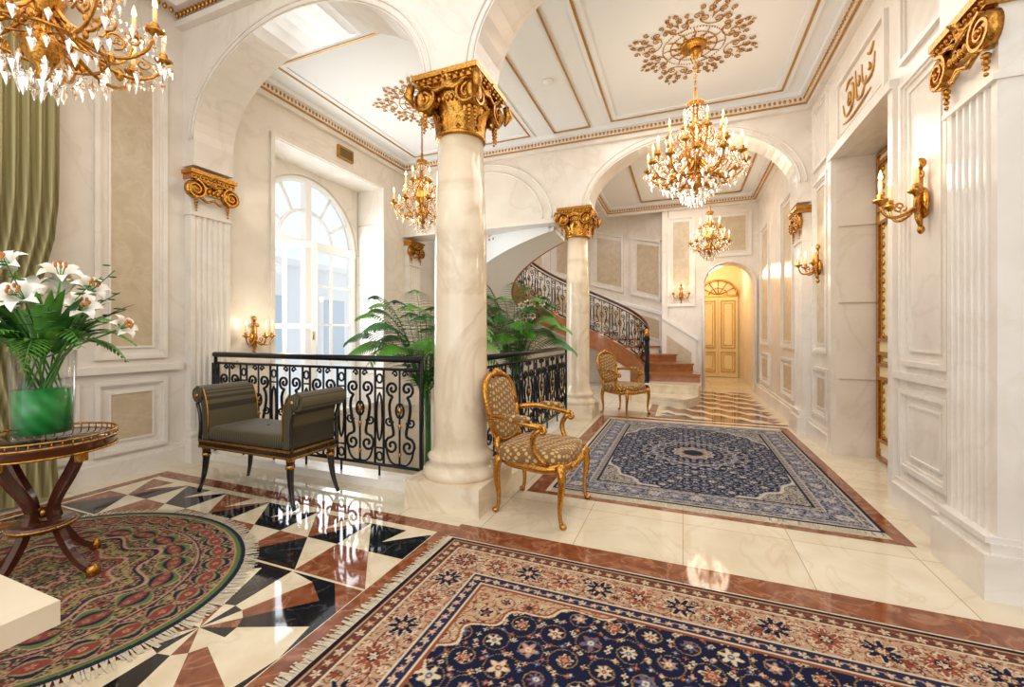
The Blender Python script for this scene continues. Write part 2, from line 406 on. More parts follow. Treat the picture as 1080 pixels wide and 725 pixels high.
w.slab(pts,4.5,6.4,6.8,'wall')
for off in (.03,.1): w.tube([(x,6.395,z) for x,z in arch(AB[0],AB[1]+off,3.2,.84+off,40)],.012,'wall2',6)
for r_ in (1.2,1.05): w.tube([(x,6.395,z) for x,z in arch(-3.1,r_,3.08,r_*.82,32)],.016,'wall2',6)
w.box(XL,6.37,3.0,-1.76,6.4,3.05,'wall2')
w.build('wall_back_arcade')

# end wall
w=MB(); ex0,ex1=.46,1.42
exc=(ex0+ex1)/2; exh=(ex1-ex0)/2
pts=[(-.45,0),(ex0,0),(ex0,2.36)]+arch(exc,exh,2.36,.46,24)[1:]+[(ex1,0),(XR,0)]
w.slab(pts,4.5,10.5,10.85,'wall')
TE=TY(10.5)
w.tube([(x,10.49,z) for x,z in ([(ex0-.04,0),(ex0-.04,2.36)]+arch(exc,exh+.04,2.36,.5,24)+[(ex1+.04,0)])],.03,'wall2',6)
panel(w,-.33,1.9,.25,3.95,TE); panel(w,.48,2.98,1.38,3.97,TE)
w.box(-.45,.0,0,.3,.2,.04,'wall2',TE)
w.add([(-.45,10.46,.35),(.28,10.46,.1),(.28,10.46,1.13),(-.45,10.46,1.62),(-.45,10.5,.35),(.28,10.5,.1),(.28,10.5,1.13),(-.45,10.5,1.62)],
      [(0,1,2,3),(4,5,6,7),(1,5,6,2),(3,2,6,7)],'wall2')
w.add([(-.45,10.43,1.62),(.32,10.43,1.11),(.32,10.43,1.18),(-.45,10.43,1.69),(-.45,10.5,1.62),(.32,10.5,1.11),(.32,10.5,1.18),(-.45,10.5,1.69)],
      [(0,1,2,3),(4,5,6,7),(1,5,6,2),(3,2,6,7),(0,1,5,4)],'white')
w.add([(-.35,10.455,.75),(.18,10.455,.42),(.18,10.455,.85),(-.35,10.455,1.25)],[(0,1,2,3)],'tan')
w.box(.05,10.85,0,.3,14.2,4.5,'wall'); 
w.build('wall_end')
w=MB(); w.box(0,14.0,0,2.05,14.3,4.5,'doorc'); w.build('wall_passage_end')
d=MB(); TD=TY(13.995); 
for a,c in ((.45,.95),(.97,1.47)):
    d.box(a,.01,0,c,2.35,.05,'doorc',TD)
    for z0,z1 in ((.15,.75),(.85,2.25)):
        frame(d,a+.06,z0,c-.06,z1,.03,.075,'gold',TD); frame(d,a+.13,z0+.08,c-.13,z1-.08,.015,.065,'gold',TD)
d.tube([(x,13.94,z) for x,z in arch(.96,.5,2.4,.45,20)],.03,'gold')
for k in range(5):
    a=pi*(k+1)/6; d.tube([(.96,13.94,2.4),(.96-.5*math.cos(a),13.94,2.4+.45*math.sin(a))],.012,'gold')
d.tube([(.96-.25*math.cos(pi*i/12),13.94,2.4+.22*math.sin(pi*i/12)) for i in range(13)],.012,'gold')
d.box(.42,2.36,0,1.48,2.42,.07,'gold',TD)
d.build('door_2')

# stairwell curved wall
SC=(-2.05,8.9); RI,RO=1.4,2.35
def sz(th): return .165*(th+27)/15
def cp(r,th,z): return (SC[0]+r*math.cos(math.radians(th)),SC[1]+r*math.sin(math.radians(th)),z)
w=MB(); ths=list(range(42,216,4)); vs=[];fs=[]
for th in ths: vs+= [cp(RO,th,0),cp(RO,th,4.5)]
for i in range(len(ths)-1): fs.append((2*i,2*i+2,2*i+3,2*i+1))
w.add(vs,fs,'wall',True)
def helband(mb,r0,r1,z0,z1,ta,tb,mat,step=3):
    L=[];t_=ta
    while t_<=tb: L.append(t_); t_+=step
    v=[];fc=[]
    for th in L:
        v+=[cp(r0,th,sz(th)+z0),cp(r1,th,sz(th)+z0),cp(r1,th,sz(th)+z1),cp(r0,th,sz(th)+z1)]
    for i in range(len(L)-1):
        for k in range(4): fc.append((4*i+k,4*i+(k+1)%4,4*i+4+(k+1)%4,4*i+4+k))
    fc+= [(0,1,2,3),(4*len(L)-4,4*len(L)-3,4*len(L)-2,4*len(L)-1)]
    mb.add(v,fc,mat,False)
helband(w,RO-.05,RO,.9,.98,44,214,'white'); helband(w,RO-.025,RO,.05,.9,44,214,'wall2')
for ta in range(48,210,26):
    helband(w,RO-.035,RO,.25,.3,ta,ta+21,'wall2'); helband(w,RO-.035,RO,.75,.8,ta,ta+21,'wall2'); helband(w,RO-.029,RO,.3,.75,ta+1,ta+20,'tan')
    for zz0,zz1 in ((1.2,1.25),(2.6,2.65)): helband(w,RO-.035,RO,zz0,zz1,ta,ta+21,'wall2')
    helband(w,RO-.035,RO,1.2,2.65,ta,ta+1.2,'wall2',.6); helband(w,RO-.035,RO,1.2,2.65,ta+20,ta+21.2,'wall2',.6)
    helband(w,RO-.012,RO,1.35,2.5,ta+2,ta+19,'tan')
w.build('wall_stairwell')
w=MB(); w.box(XL,11.3,0,-.3,11.6,4.5,'wall'); w.box(3.6,-3,0,3.8,2.75,4.75,'wall'); w.build('wall_back')

# curved staircase
s=MB()
for k in range(20):
    ta=-27+15*k; tb=ta+15; zt=.165*(k+1)
    ro=RO-.06; ri=RI
    if k<4: ro=RO+.02
    if k==0: ri=RI-.12
    zb=0 if k<7 else zt-.165-.12
    n=5; v=[];fc=[]
    for j in range(n+1):
        th=ta-(.8)+ (tb-ta+.8)*j/n
        v+=[cp(ri,th,zt-.035),cp(ro,th,zt-.035),cp(ro,th,zt),cp(ri,th,zt)]
    for j in range(n):
        for q in range(4): fc.append((4*j+q,4*j+(q+1)%4,4*j+4+(q+1)%4,4*j+4+q))
    fc+=[(0,1,2,3),(4*n,4*n+1,4*n+2,4*n+3)]
    s.add(v,fc,'cream' if k<2 else 'wood')
    v=[];fc=[]
    for j in range(n+1):
        th=ta+(tb-ta)*j/n
        v+=[cp(ri+.01,th,zb),cp(ro-.01,th,zb),cp(ro-.01,th,zt-.035),cp(ri+.01,th,zt-.035)]
    for j in range(n):
        for q in range(4): fc.append((4*j+q,4*j+(q+1)%4,4*j+4+(q+1)%4,4*j+4+q))
    fc+=[(0,1,2,3),(4*n,4*n+1,4*n+2,4*n+3)]
    s.add(v,fc,'cream' if k<2 else ('wood' if k<5 else 'wall2'))
helband(s,RI-.03,RI+.02,-.36,.06,-4,273,'wood')
helband(s,RI+.02,RO-.07,-.36,-.3,78,273,'plaster')
helband(s,RO-.1,RO-.06,-.36,.06,214,273,'plaster')
def rail_motif(mb,f_,w_,full=True,gold=True,kx=1.0):
    tb=lambda p,r,m='iron',sg=5: mb.tube([f_(*q) for q in p],r*kx,m,sg)
    h0,h1=.1,.9
    for sx in(-1,1): tb([(sx*.045,h0),(sx*.045,.5),(sx*.045,h1)],.009)
    for v in (.24,.74): tb([(-.045,v),(.045,v)],.007)
    tb([(.032*math.cos(a*pi/5),.82+.036*math.sin(a*pi/5)) for a in range(11)],.008)
    tb([(.032*math.cos(a*pi/5),.17+.036*math.sin(a*pi/5)) for a in range(11)],.008)
    tb([(.03*math.cos(a*pi/6),.5+.2*math.sin(a*pi/6)) for a in range(13)],.008)
    c=w_/2; 
    for sx in (-1,1):
        q=w_/2-.06
        g_=lambda x,y:(c+sx*x,y)
        s1=[g_(x,y) for x,y in spiral(q*.55,.27,.075,pi/2,-1.4,16)]
        s2=[g_(x,y) for x,y in spiral(q*.5,.74,.065,-pi/2,1.4,16)]
        bk=bez(s1[0],g_(q*.1,.36),g_(q*1.15,.58),s2[0],10)
        tb(s1[::-1],.010); tb(bk,.011); tb(s2,.010)
        tb([g_(x,y) for x,y in spiral(q*.75,.47,.045,pi,1.2,12)],.008)
        tb([g_(x,y) for x,y in spiral(q*.32,.86,.03,0,1.1,9)],.007)
        tb(bez(g_(0,.12),g_(q*.5,.1),g_(q*.9,.14),g_(q*.95,.3),8),.008)
    tb([(c,.1),(c,.9)],.008)
    tb([(c+.04*math.cos(a*pi/6),.56+.06*math.sin(a*pi/6)) for a in range(13)],.009)
    if gold:
        for du,dv,r in ((0,.56,.02),(0,.43,.016),(0,.2,.014)):
            p=f_(c+du,dv); mb.sphere(p,r,'gold',6,None,(1,1,1.6))
def hel(u0,r=RI+.02):
    def f_(u,v):
        th=(u0+u)/r*180/pi; p=cp(r,th,sz(th)+v); return p
    return f_
u0=(-6)/180*pi*(RI+.02); L_=(268)/180*pi*(RI+.02); nn=int(L_/.46); ww=L_/nn
for i in range(nn): rail_motif(s,hel(u0+i*ww),ww)
hp=lambda v:[cp(RI+.02,th,sz(th)+v) for th in range(-8,268,4)]
s.tube(hp(.98),.03,'dwood',8); s.tube(hp(.9),.012,'iron',6); s.tube(hp(.1),.012,'iron',6)
nx,ny,_=cp(RI+.02,-10,0)
s.lathe([(.09,.165),(.09,.25),(.05,.3),(.035,.4),(.05,.6),(.03,.8),(.05,1.0),(.03,1.1),(.06,1.16),(.06,1.2),(.02,1.25),(.0001,1.3)],'iron',12,Matrix.Translation((nx,ny,0)))
s.lathe([(.03,1.22),(.055,1.27),(.05,1.33),(.0001,1.38)],'gold',10,Matrix.Translation((nx,ny,0)))
s.build('curved_staircase')

# ceilings
c=MB(); c.box(XL-.2,3.1,CEIL,2.05,14.5,CEIL+.2,'plaster'); 
c.build('ceiling')
c=MB(); c.box(XL-.2,-3,4.6,3.8,2.76,4.8,'plaster'); c.build('ceiling_front')
c=MB()
def cframe(x0,y0,x1,y1,wd,d,mat,z=CEIL):
    c.box(x0,y0,z-d,x1,y0+wd,z,mat); c.box(x0,y1-wd,z-d,x1,y1,z,mat); c.box(x0,y0+wd,z-d,x0+wd,y1-wd,z,mat); c.box(x1-wd,y0+wd,z-d,x1,y1-wd,z,mat)
for (x0,x1) in ((-.95,1.15),(-4.25,-2.15)):
    cframe(x0,3.45,x1,6.15,.025,.025,'goldp'); cframe(x0-.05,3.4,x1+.05,6.2,.05,.02,'plaster'); cframe(x0+.025,3.475,x1-.025,6.125,.06,.015,'plaster')
cframe(-1.8,3.4,-1.25,6.2,.015,.02,'goldp')
cframe(-.9,7.1,1.15,10.2,.03,.025,'goldp')
def cornice(x0,y0,x1,y1,z):
    for (o,dz0,dz1,m_) in ((.06,-.2,-.14,'wall2'),(.08,-.14,-.125,'goldp'),(.1,-.125,-.06,'wall2'),(.15,-.06,-.001,'plaster')):
        zz0,zz1=z+dz0,z+dz1
        c.box(x0,y0,zz0,x1,y0+o,zz1,m_); c.box(x0,y1-o,zz0,x1,y1,zz1,m_); c.box(x0,y0+o,zz0,x0+o,y1-o,zz1,m_); c.box(x1-o,y0+o,zz0,x1,y1-o,zz1,m_)
    P=[(x0,y0,x1,y0,0,1),(x0,y1,x1,y1,0,-1),(x0,y0,x0,y1,1,0),(x1,y0,x1,y1,-1,0)]
    for ax,ay,bx,by,nx_,ny_ in P:
        L=math.hypot(bx-ax,by-ay); k=int(L/.055)
        for i in range(k):
            t_=(i+.5)/k; c.sphere((ax+(bx-ax)*t_+nx_*.1,ay+(by-ay)*t_+ny_*.1,z-.092),.021,'gold',4,None,(.8,.8,1.2))
cornice(XL,3.15,XR,6.4,CEIL); cornice(-1.75,6.8,XR,10.5,CEIL)
c.box(XL,2.68,4.3,XR+2,2.75,4.36,'wall2'); c.box(XL,2.62,4.44,XR+2,2.75,4.6,'wall2')
for i in range(100): c.sphere((XL+.05+i*.055,2.67,4.4),.024,'gold',4,None,(.8,.8,1.3))
c.box(XL,-3,4.44,XL+.12,2.62,4.6,'wall2')
for i in range(34): c.sphere((XL+.08,2.6-i*.055,4.4),.024,'gold',4,None,(.8,.8,1.3))
c.build('trim_cornice')

def rosette(x,y,z,R,name):
    r=MB(); k=R/.5
    r.lathe([(.001,-.06),(.05*k,-.05),(.09*k,-.03),(.12*k,-.025),(.13*k,0)],'gold',24)
    for i in range(12):
        a=2*pi*i/12; r.sphere((.15*k*math.cos(a),.15*k*math.sin(a),-.01),.024,'gold',5,None,(1,1,.5))
    for q in range(64):
        a=2*pi*q/64; r.sphere((.215*k*math.cos(a),.215*k*math.sin(a),-.006),.008,'gold',4); r.sphere((.29*k*math.cos(a),.29*k*math.sin(a),-.006),.008,'gold',4)
    for i in range(12):
        a=2*pi*i/12; r.tube([(.15*k,0,-.01),(.2*k,.02*k,-.01),(.28*k,0,-.01)],[.012,.008,.004],'gold',4,Matrix.Rotation(a,4,'Z'))
    for i in range(8):
        a=2*pi*(i+.5)/8; Tm=Matrix.Rotation(a,4,'Z'); K=1.12 if i%2==0 else .97
        for sx in(-1,1):
            for (cx_,cy_,rr_,a0_,tn_) in ((.35,.055,.042,pi,-1.5),(.46,.05,.036,pi*.9,1.5),(.37,.125,.034,-pi/2,1.4),(.53,.03,.022,pi,-1.2),(.47,.13,.028,pi,1.3)):
                r.tube([(px*k*K,sx*py*k*K,-.008) for px,py in spiral(cx_,cy_,rr_,a0_,tn_,14)],[.0065*k*(1-.4*j/14) for j in range(15)],'gold',4,Tm)
            r.tube([(q[0]*k*K,sx*q[1]*k*K,-.008) for q in bez((.29,.0),(.3,.14),(.4,.04),(.42,.12),10)],.0045*k,'gold',4,Tm)
            r.tube([(q[0]*k*K,sx*q[1]*k*K,-.008) for q in bez((.36,.0),(.44,.0),(.5,.1),(.56,.04),10)],.0045*k,'gold',4,Tm)
        r.sphere((.57*k*K,0,-.01),.014,'gold',5,Tm,(1.6,.7,.4)); r.sphere((.4*k*K,0,-.01),.014,'gold',5,Tm,(1.8,.6,.4))
    return r.build(name,(x,y,z))
rosette(.1,4.87,CEIL,.52,'ceiling_rosette'); rosette(-3.2,4.8,CEIL,.5,'ceiling_rosette')

# ------------------------------------------------------------ columns, pilasters, capitals
def volute(mb,c,ud,vd,R,sgn,mat='gold',T=None,turn=2.0,a0=pi/2,depth=.05):
    c=Vector(c);ud=Vector(ud);vd=Vector(vd); wd=ud.cross(vd)
    Tm=basis(c,ud,wd,vd)
    Tm=(T@Tm) if T is not None else Tm
    n=36; path=[];th=[]
    for i in range(n+1):
        t_=i/n; r=R*(1-.85*t_**.85); a=a0-sgn*2*pi*turn*t_
        path.append((r*math.cos(a),r*math.sin(a))); th.append(R*.17*(1-.5*t_))
    mb.ribbon(path,th,-depth*.5,depth*.5,mat,Tm)
    T3=Tm@basis((0,-depth*.36,0),(1,0,0),(0,0,1),(0,1,0))
    mb.lathe([(R*.9,0),(R*.88,depth*.72)],mat,18,T3)
    for s_ in(-1,1): mb.sphere((0,s_*depth*.5,0),R*.17,mat,6,Tm)
def acanthus(mb,T,w_,h_,curl,mat='gold'):
    n=7; vs=[];fs=[]
    for j in range(n+1):
        t_=j/n; hw_=w_*.5*(math.sin(pi*min(1,.25+t_*.72))**.6)*(1+.18*math.cos(j*pi))
        z=curl*t_**3; y=h_*(t_-.25*max(0,t_-.75)*4*(t_-.75)*1.2)
        vs+=[(-hw_,y,z-.012),(-hw_*.4,y,z+.008),(0,y,z+.0),(hw_*.4,y,z+.008),(hw_,y,z-.012)]
    for j in range(n):
        for k in range(4): a=j*5+k; fs.append((a,a+1,a+6,a+5))
    mb.add(vs,fs,mat,True,T)
def column(name,x,y,zb=0,zt=3.2,r=.205):
    c=MB(); e=r-.2
    c.box(-.3-e,-.3-e,0,.3+e,.3+e,.2,'col')
    c.lathe([(.285,.2),(.29,.23),(.285,.26),(.25,.275),(.235,.30),(.25,.33),(.255,.35),(.23,.37),(.215,.39),(.205,.42),(r,.5),(r,1.2),(r*.97,2.0),(.172+e*.7,2.78)],'col',40)
    c.lathe([(.18,2.76),(.195,2.77),(.195,2.79),(.18,2.8),(.178,2.86),(.19,2.98),(.22,3.06),(.22,3.08)],'gold',32)
    c.box(-.225,-.225,3.06,.225,.225,3.12,'gold'); c.box(-.25,-.25,3.12,.25,.25,3.16,'gold'); c.box(-.27,-.27,3.16,.27,.27,3.199,'gold')
    for q in range(4):
        Tm=Matrix.Rotation(q*pi/2,4,'Z')
        for sx in(-1,1):
            volute(c,(sx*.18,-.21,3.02),(1,0,0),(0,0,1),.1,-sx,T=Tm,depth=.07)
            for k in range(5): c.sphere((sx*.185,-.215,2.915-k*.028),.018-.0022*k,'gold',5,Tm,(1.2,.8,1.1))
            c.tube([(sx*.27,-.27,3.12),(sx*.285,-.285,3.04),(sx*.26,-.26,2.97)],[.03,.035,.01],'gold',6,Tm)
        c.tube([(-.15,-.235,3.1),(-.07,-.24,3.06),(0,-.245,3.08),(.07,-.24,3.06),(.15,-.235,3.1)],.014,'gold',6,Tm)
        acanthus(c,Tm@basis((0,-.235,3.06),(1,0,0),(0,0,1),(0,-1,0)),.11,.12,.04)
        for k in range(5): c.sphere((-.072+.036*k,-.2,3.02),.018,'gold',5,Tm,(.9,1,1.6))
        for k in range(9): c.sphere((-.22+.055*k,-.262,3.14),.014,'gold',4,Tm)
        for a in (0,45):
            Tl=Matrix.Rotation(q*pi/2+math.radians(a),4,'Z')@basis((0,-.185,2.79),(1,0,0),(0,0,1),(0,-1,0))
            acanthus(c,Tl,.13,.19,.06)
    return c.build(name,(x,y,zb))
column('marble_column',CX1,2.95); column('marble_column',CX2,6.6,r=.18)

def pilaster(name,T,u0,u1,d=.1,top=2.95,flutes=6,cap=True):
    p=MB(); w_=u1-u0
    p.box(u0-.03,0,0,u1+.03,.22,d+.06,'wall2',T); p.box(u0-.015,.22,0,u1+.015,.27,d+.03,'wall2',T); p.box(u0-.005,.27,0,u1+.005,.3,d+.045,'wall2',T)
    m=.035; fw=(w_-2*m)/flutes; prof=[(u0,0),(u0,d),(u0+m*.7,d)]
    for i in range(flutes):
        a=u0+m+i*fw; e=fw*.14
        for k in range(7):
            t_=pi*k/6; prof.append((a+fw/2-(fw/2-e)*math.cos(t_),d-(fw/2-e)*math.sin(t_)*.8))
    prof+=[(u1,d),(u1,0)]
    v=[];fc=[];n=len(prof)
    for z in (.3,top-.42):
        v+=[(a,z,b) for a,b in prof]
    for i in range(n-1): fc.append((i,i+1,n+i+1,n+i))
    p.add(v,fc,'wall2',False,T)
    p.box(u0,top-.42,0,u1,top-.04,d-.005,'wall2',T)
    zc=top-.42
    p.box(u0-.01,zc-.03,0,u1+.01,zc,d+.02,'wall2',T)
    p.box(u0-.02,top-.09,0,u1+.02,top-.04,d+.05,'gold',T); p.box(u0-.035,top-.04,0,u1+.035,top-.001,d+.07,'gold',T)
    uc=(u0+u1)/2
    p.box(u0+.03,zc+.2,0,u1-.03,zc+.33,d+.03,'gold',T)
    for sx in(-1,1):
        cu=uc+sx*(w_/2-.02)
        volute(p,(cu,zc+.225,d+.03),(1,0,0),(0,1,0),.1,-sx,T=T,depth=.06)
        for k in range(4): p.sphere((cu-sx*.02,zc+.11-k*.03,d+.02),.02-.003*k,'gold',5,T)
        p.tube([(cu,zc+.32,d+.04),(uc+sx*.09,zc+.32,d+.045),(uc,zc+.28,d+.05)],.016,'gold',6,T)
    for k in range(5): p.sphere((uc-.09+.045*k,zc+.235,d+.035),.022,'gold',5,T,(.9,1.5,.8))
    for k in range(11): p.sphere((u0+.0+k*w_/10,top-.065,d+.055),.014,'gold',4,T)
    p.tube([(uc-.14,zc+.17,d+.03),(uc-.07,zc+.12,d+.04),(uc,zc+.15,d+.045),(uc+.07,zc+.12,d+.04),(uc+.14,zc+.17,d+.03)],.015,'gold',6,T)
    acanthus(p,T@Matrix.Translation((uc,top-.15,d+.04)),.11,.13,.05)
    return p.build(name)
pilaster('fluted_pilaster',TL,2.77,3.17,.09,2.92)
pilaster('fluted_pilaster',TR,2.77,3.19,.1,2.95)
pilaster('fluted_pilaster',TR,6.4,6.8,.1,2.9)
pilaster('fluted_pilaster',TL,6.42,6.78,.1,2.95)

# ------------------------------------------------------------ railing
def straight(o,d):
    def f_(u0):
        return lambda u,v:(o[0]+d[0]*(u0+u),o[1]+d[1]*(u0+u),.06+v*1.02)
    return f_
def railing(name,o,d,L):
    r=MB(); n=max(1,round(L/.44)); w_=L/n; fs_=straight(o,d)
    for i in range(n): rail_motif(r,fs_(i*w_),w_,kx=1.2)
    e=fs_(0)
    r.tube([e(0,.9),e(L,.9)],.013,'iron'); r.tube([e(0,.1),e(L,.1)],.014,'iron')
    r.tube([e(-.02,.985),e(L,.985)],.027,'iron',8); 
    for u in (.0,L-.0): r.tube([e(u,0.0),e(u,.98)],.016,'iron',6)
    for i in range(1,n): 
        r.tube([e(i*w_,0.0),e(i*w_,.1)],.01,'iron')
    return r.build(name)
railing('wrought_iron_railing',(XL+.16,2.97),(1,0),2.5)
railing('wrought_iron_railing',(-1.62,3.36),(0,1),2.86)
k=MB(); k.box(XL+.17,2.88,0,CX1-.32,3.08,.07,'wall2'); k.box(-1.72,3.28,0,-1.5,6.28,.06,'wall2'); k.build('trim_railing_curb')
k=MB()
A=Vector((-3.9,5.9,1.05)); B=Vector((-2.9,5.9,.1))
k.tube([A,B],.025,'iron',8)
for i in range(9):
    p=A.lerp(B,i/8); k.tube([p,(p.x,p.y,-1.2)],.009,'iron',5)
k.build('descending_handrail')

# ------------------------------------------------------------ chandeliers
def chandelier(name,x,y,zb,H,R,n1,n2,ztop,seed=1):
    c=MB(); rnd=random.Random(seed); k=H
    G=lambda pr:c.lathe([(a*H,b*H) for a,b in pr],'gold',20)
    G([(.001,0),(.03,.02),(.02,.05),(.045,.08),(.07,.13),(.08,.17),(.045,.21),(.03,.26),(.055,.32),(.08,.38),(.06,.43),(.025,.48),(.025,.58),(.05,.62),(.06,.66),(.03,.7),(.02,.8),(.045,.85),(.02,.9),(.015,1.0)])
    def arm(a,r,z0,z1,sc_):
        Tm=Matrix.Rotation(a,4,'Z')
        p=bez((.05*H,0,z0),(r*.45,0,z0-.2*H),(r*.95,0,z0-.18*H),(r,0,z1),12); c.tube(p,[.012*sc_-.003*sc_*i/12 for i in range(13)],'gold',6,Tm)
        c.tube([(q[0],0,q[1]) for q in spiral(r*.55,z0+.02*H,.055*sc_,-pi/2,1.3,12)],.007*sc_,'gold',5,Tm)
        c.tube([(q[0],0,q[1]) for q in spiral(r*.8,z1-.05*H,.04*sc_,pi/2,-1.3,10)],.006*sc_,'gold',5,Tm)
        c.sphere((r*.6,0,z0-.15*H),.02*sc_,'gold',5,Tm,(1,.6,1.6))
        Tc=Tm@Matrix.Translation((r,0,z1))
        c.lathe([(.008,-.03),(.018,-.01),(.042*sc_,.0),(.048*sc_,.012),(.018,.015),(.022,.04),(.018,.05)],'gold',12,Tc)
        c.lathe([(.011,.05),(.011,.13)],'candle',8,Tc)
        c.lathe([(.001,.13),(.013,.15),(.011,.17),(.001,.205)],'flame',8,Tc)
        for j in range(6):
            b=2*pi*j/6; c.octa((r+.045*sc_*math.cos(b),.045*sc_*math.sin(b),z1-.045*sc_),.012*sc_,.07*sc_,'crystal',Tm)
    z1=.3*H; z2=.56*H
    for i in range(n1): arm(2*pi*i/n1,R,.3*H,z1+.0,1)
    for i in range(n2): arm(2*pi*(i+.5)/n2,R*.58,.55*H,z2,.9)
    if n1>=10:
        for i in range(n1//2): arm(2*pi*(i+.25)/(n1//2),R*.8,.36*H,.42*H,.9)
    def strand(p0,p1,sag,n,r):
        for i in range(n+1):
            t_=i/n; q=Vector(p0).lerp(Vector(p1),t_); q.z-=sag*4*t_*(1-t_)
            c.octa(q,r,r*2.6,'crystal')
    for i in range(n1):
        a=2*pi*i/n1; a2=2*pi*(i+1)/n1
        A=(R*math.cos(a),R*math.sin(a),z1-.02); B=(R*math.cos(a2),R*math.sin(a2),z1-.02)
        strand(A,B,.09*H,8,.010)
        strand((.06*H*math.cos(a),.06*H*math.sin(a),.66*H),(R*.9*math.cos(a),R*.9*math.sin(a),z1+.02),.1*H,14,.010)
        strand((.045*H*math.cos(a),.045*H*math.sin(a),.86*H),(R*.4*math.cos(a),R*.4*math.sin(a),.6*H),.04*H,9,.010)
        for rr,zz,ln in ((R*.5,.08*H,.09),(R*.3,.02*H,.1),(R*.75,.14*H,.09),(R*1.0,.19*H,.085),(R*.15,-.02*H,.1)):
            b=a+rnd.random()*.4; c.octa((rr*math.cos(b),rr*math.sin(b),zz),.02,ln,'crystal'); c.tube([(rr*math.cos(b),rr*math.sin(b),zz+.02),(rr*math.cos(b),rr*math.sin(b),zz+.1*H)],.0015,'gold',3)
            b=a+.5*2*pi/n1; c.octa((rr*math.cos(b),rr*math.sin(b),zz+.03),.016,ln*.8,'crystal')
    for rr,zz,tk in ((R*.5,.17*H,.010),(R*.32,.62*H,.010),(R*.16,.86*H,.012)):
        c.tube([(rr*math.cos(2*pi*i/28),rr*math.sin(2*pi*i/28),zz) for i in range(29)],tk,'gold',6)
        for i in range(12):
            a=2*pi*i/12; c.sphere((rr*math.cos(a),rr*math.sin(a),zz+.02),.016,'gold',4,None,(1,1,1.8))
            c.octa((rr*math.cos(a),rr*math.sin(a),zz-.05),.015,.09,'crystal')
            if i%2==0: c.tube([(.04*H*math.cos(a),.04*H*math.sin(a),zz+.05),(rr*math.cos(a),rr*math.sin(a),zz)],.006,'gold',4)
    c.sphere((0,0,-.02),.03,'crystal',6)
    top=ztop-zb; z=H; i=0
    while z<top-.06:
        pr=[(.014*math.cos(a*pi/4),.0,z+.02+.024*math.sin(a*pi/4)) for a in range(9)]
        c.tube(pr,.004,'gold',4,Matrix.Rotation(i*pi/2,4,'Z')); z+=.034; i+=1
    c.tube([(0,0,H),(0,0,top)],.004,'gold',4)
    c.lathe([(.01,top-.1),(.04,top-.07),(.06,top-.02),(.06,top)],'gold',16)
    ob=c.build(name,(x,y,zb))
    return ob
chandelier('crystal_chandelier',.12,4.87,2.7,1.12,.47,12,8,CEIL-.05,1)
chandelier('crystal_chandelier',-3.2,4.8,2.66,1.0,.36,8,6,CEIL-.05,2)
chandelier('crystal_chandelier',.46,8.7,2.68,.95,.32,8,6,CEIL,3)
chandelier('crystal_chandelier',-3.12,1.17,2.6,1.15,.5,10,6,4.6,4)

def sconce(name,T,s_=1.0,arms=3):
    c=MB(); S=T@Matrix.Scale(s_,4)
    c.lathe([(.001,0),(.05,.005),(.055,.02),(.03,.03),(.001,.035)],'gold',14,S@Matrix.Diagonal((1,1.9,1,1)))
    c.tube([(0,-.16,.03),(0,-.1,.04),(0,0,.05),(0,.12,.04),(0,.24,.03)],[.008,.022,.02,.022,.01],'gold',8,S)
    c.sphere((0,.26,.03),.028,'gold',6,S,(1,1.3,1)); c.sphere((0,-.17,.03),.02,'gold',6,S,(1,1.5,1))
    for sx in (-1,1):
        c.tube([(sx*q[0],q[1],.04) for q in spiral(.035,.17,.03,pi,-1.2,10)],.007,'gold',5,S)
    for i in range(arms):
        a=math.radians(-65+130*i/(arms-1)) if arms>1 else 0
        dx,dz=math.sin(a),math.cos(a)
        L=.2
        p=[(q[0]*dx,q[1],.04+q[0]*dz) for q in bez((0,0),(.1,-.12),(L,-.1),(L,.03),10)]
        c.tube(p,[.012-.0004*k for k in range(11)],'gold',6,S)
        c.tube([(q[0]*dx,q[1],.04+q[0]*dz) for q in spiral(.1,-.01,.035,-pi/2,1.2,10)],.006,'gold',5,S)
        Tc=S@basis((L*dx,.03,.04+L*dz),(1,0,0),(0,0,1),(0,1,0))
        c.lathe([(.008,-.03),(.02,-.01),(.042,.0),(.046,.014),(.02,.018),(.022,.045),(.018,.05)],'gold',12,Tc)
        c.lathe([(.012,.05),(.012,.14)],'candle',8,Tc); c.lathe([(.001,.14),(.013,.16),(.011,.18),(.001,.215)],'flame',8,Tc)
    return c.build(name)
sconce('wall_sconce',TR@Matrix.Translation((3.62,2.14,.012)),1.02,3)
sconce('wall_sconce',TR@Matrix.Translation((5.95,2.05,.012)),.92,3)
sconce('wall_sconce',TL@Matrix.Translation((3.5,1.22,.0)),.9,3)
sconce('wall_sconce',TE@Matrix.Translation((-.04,2.15,.01)),.9,2)

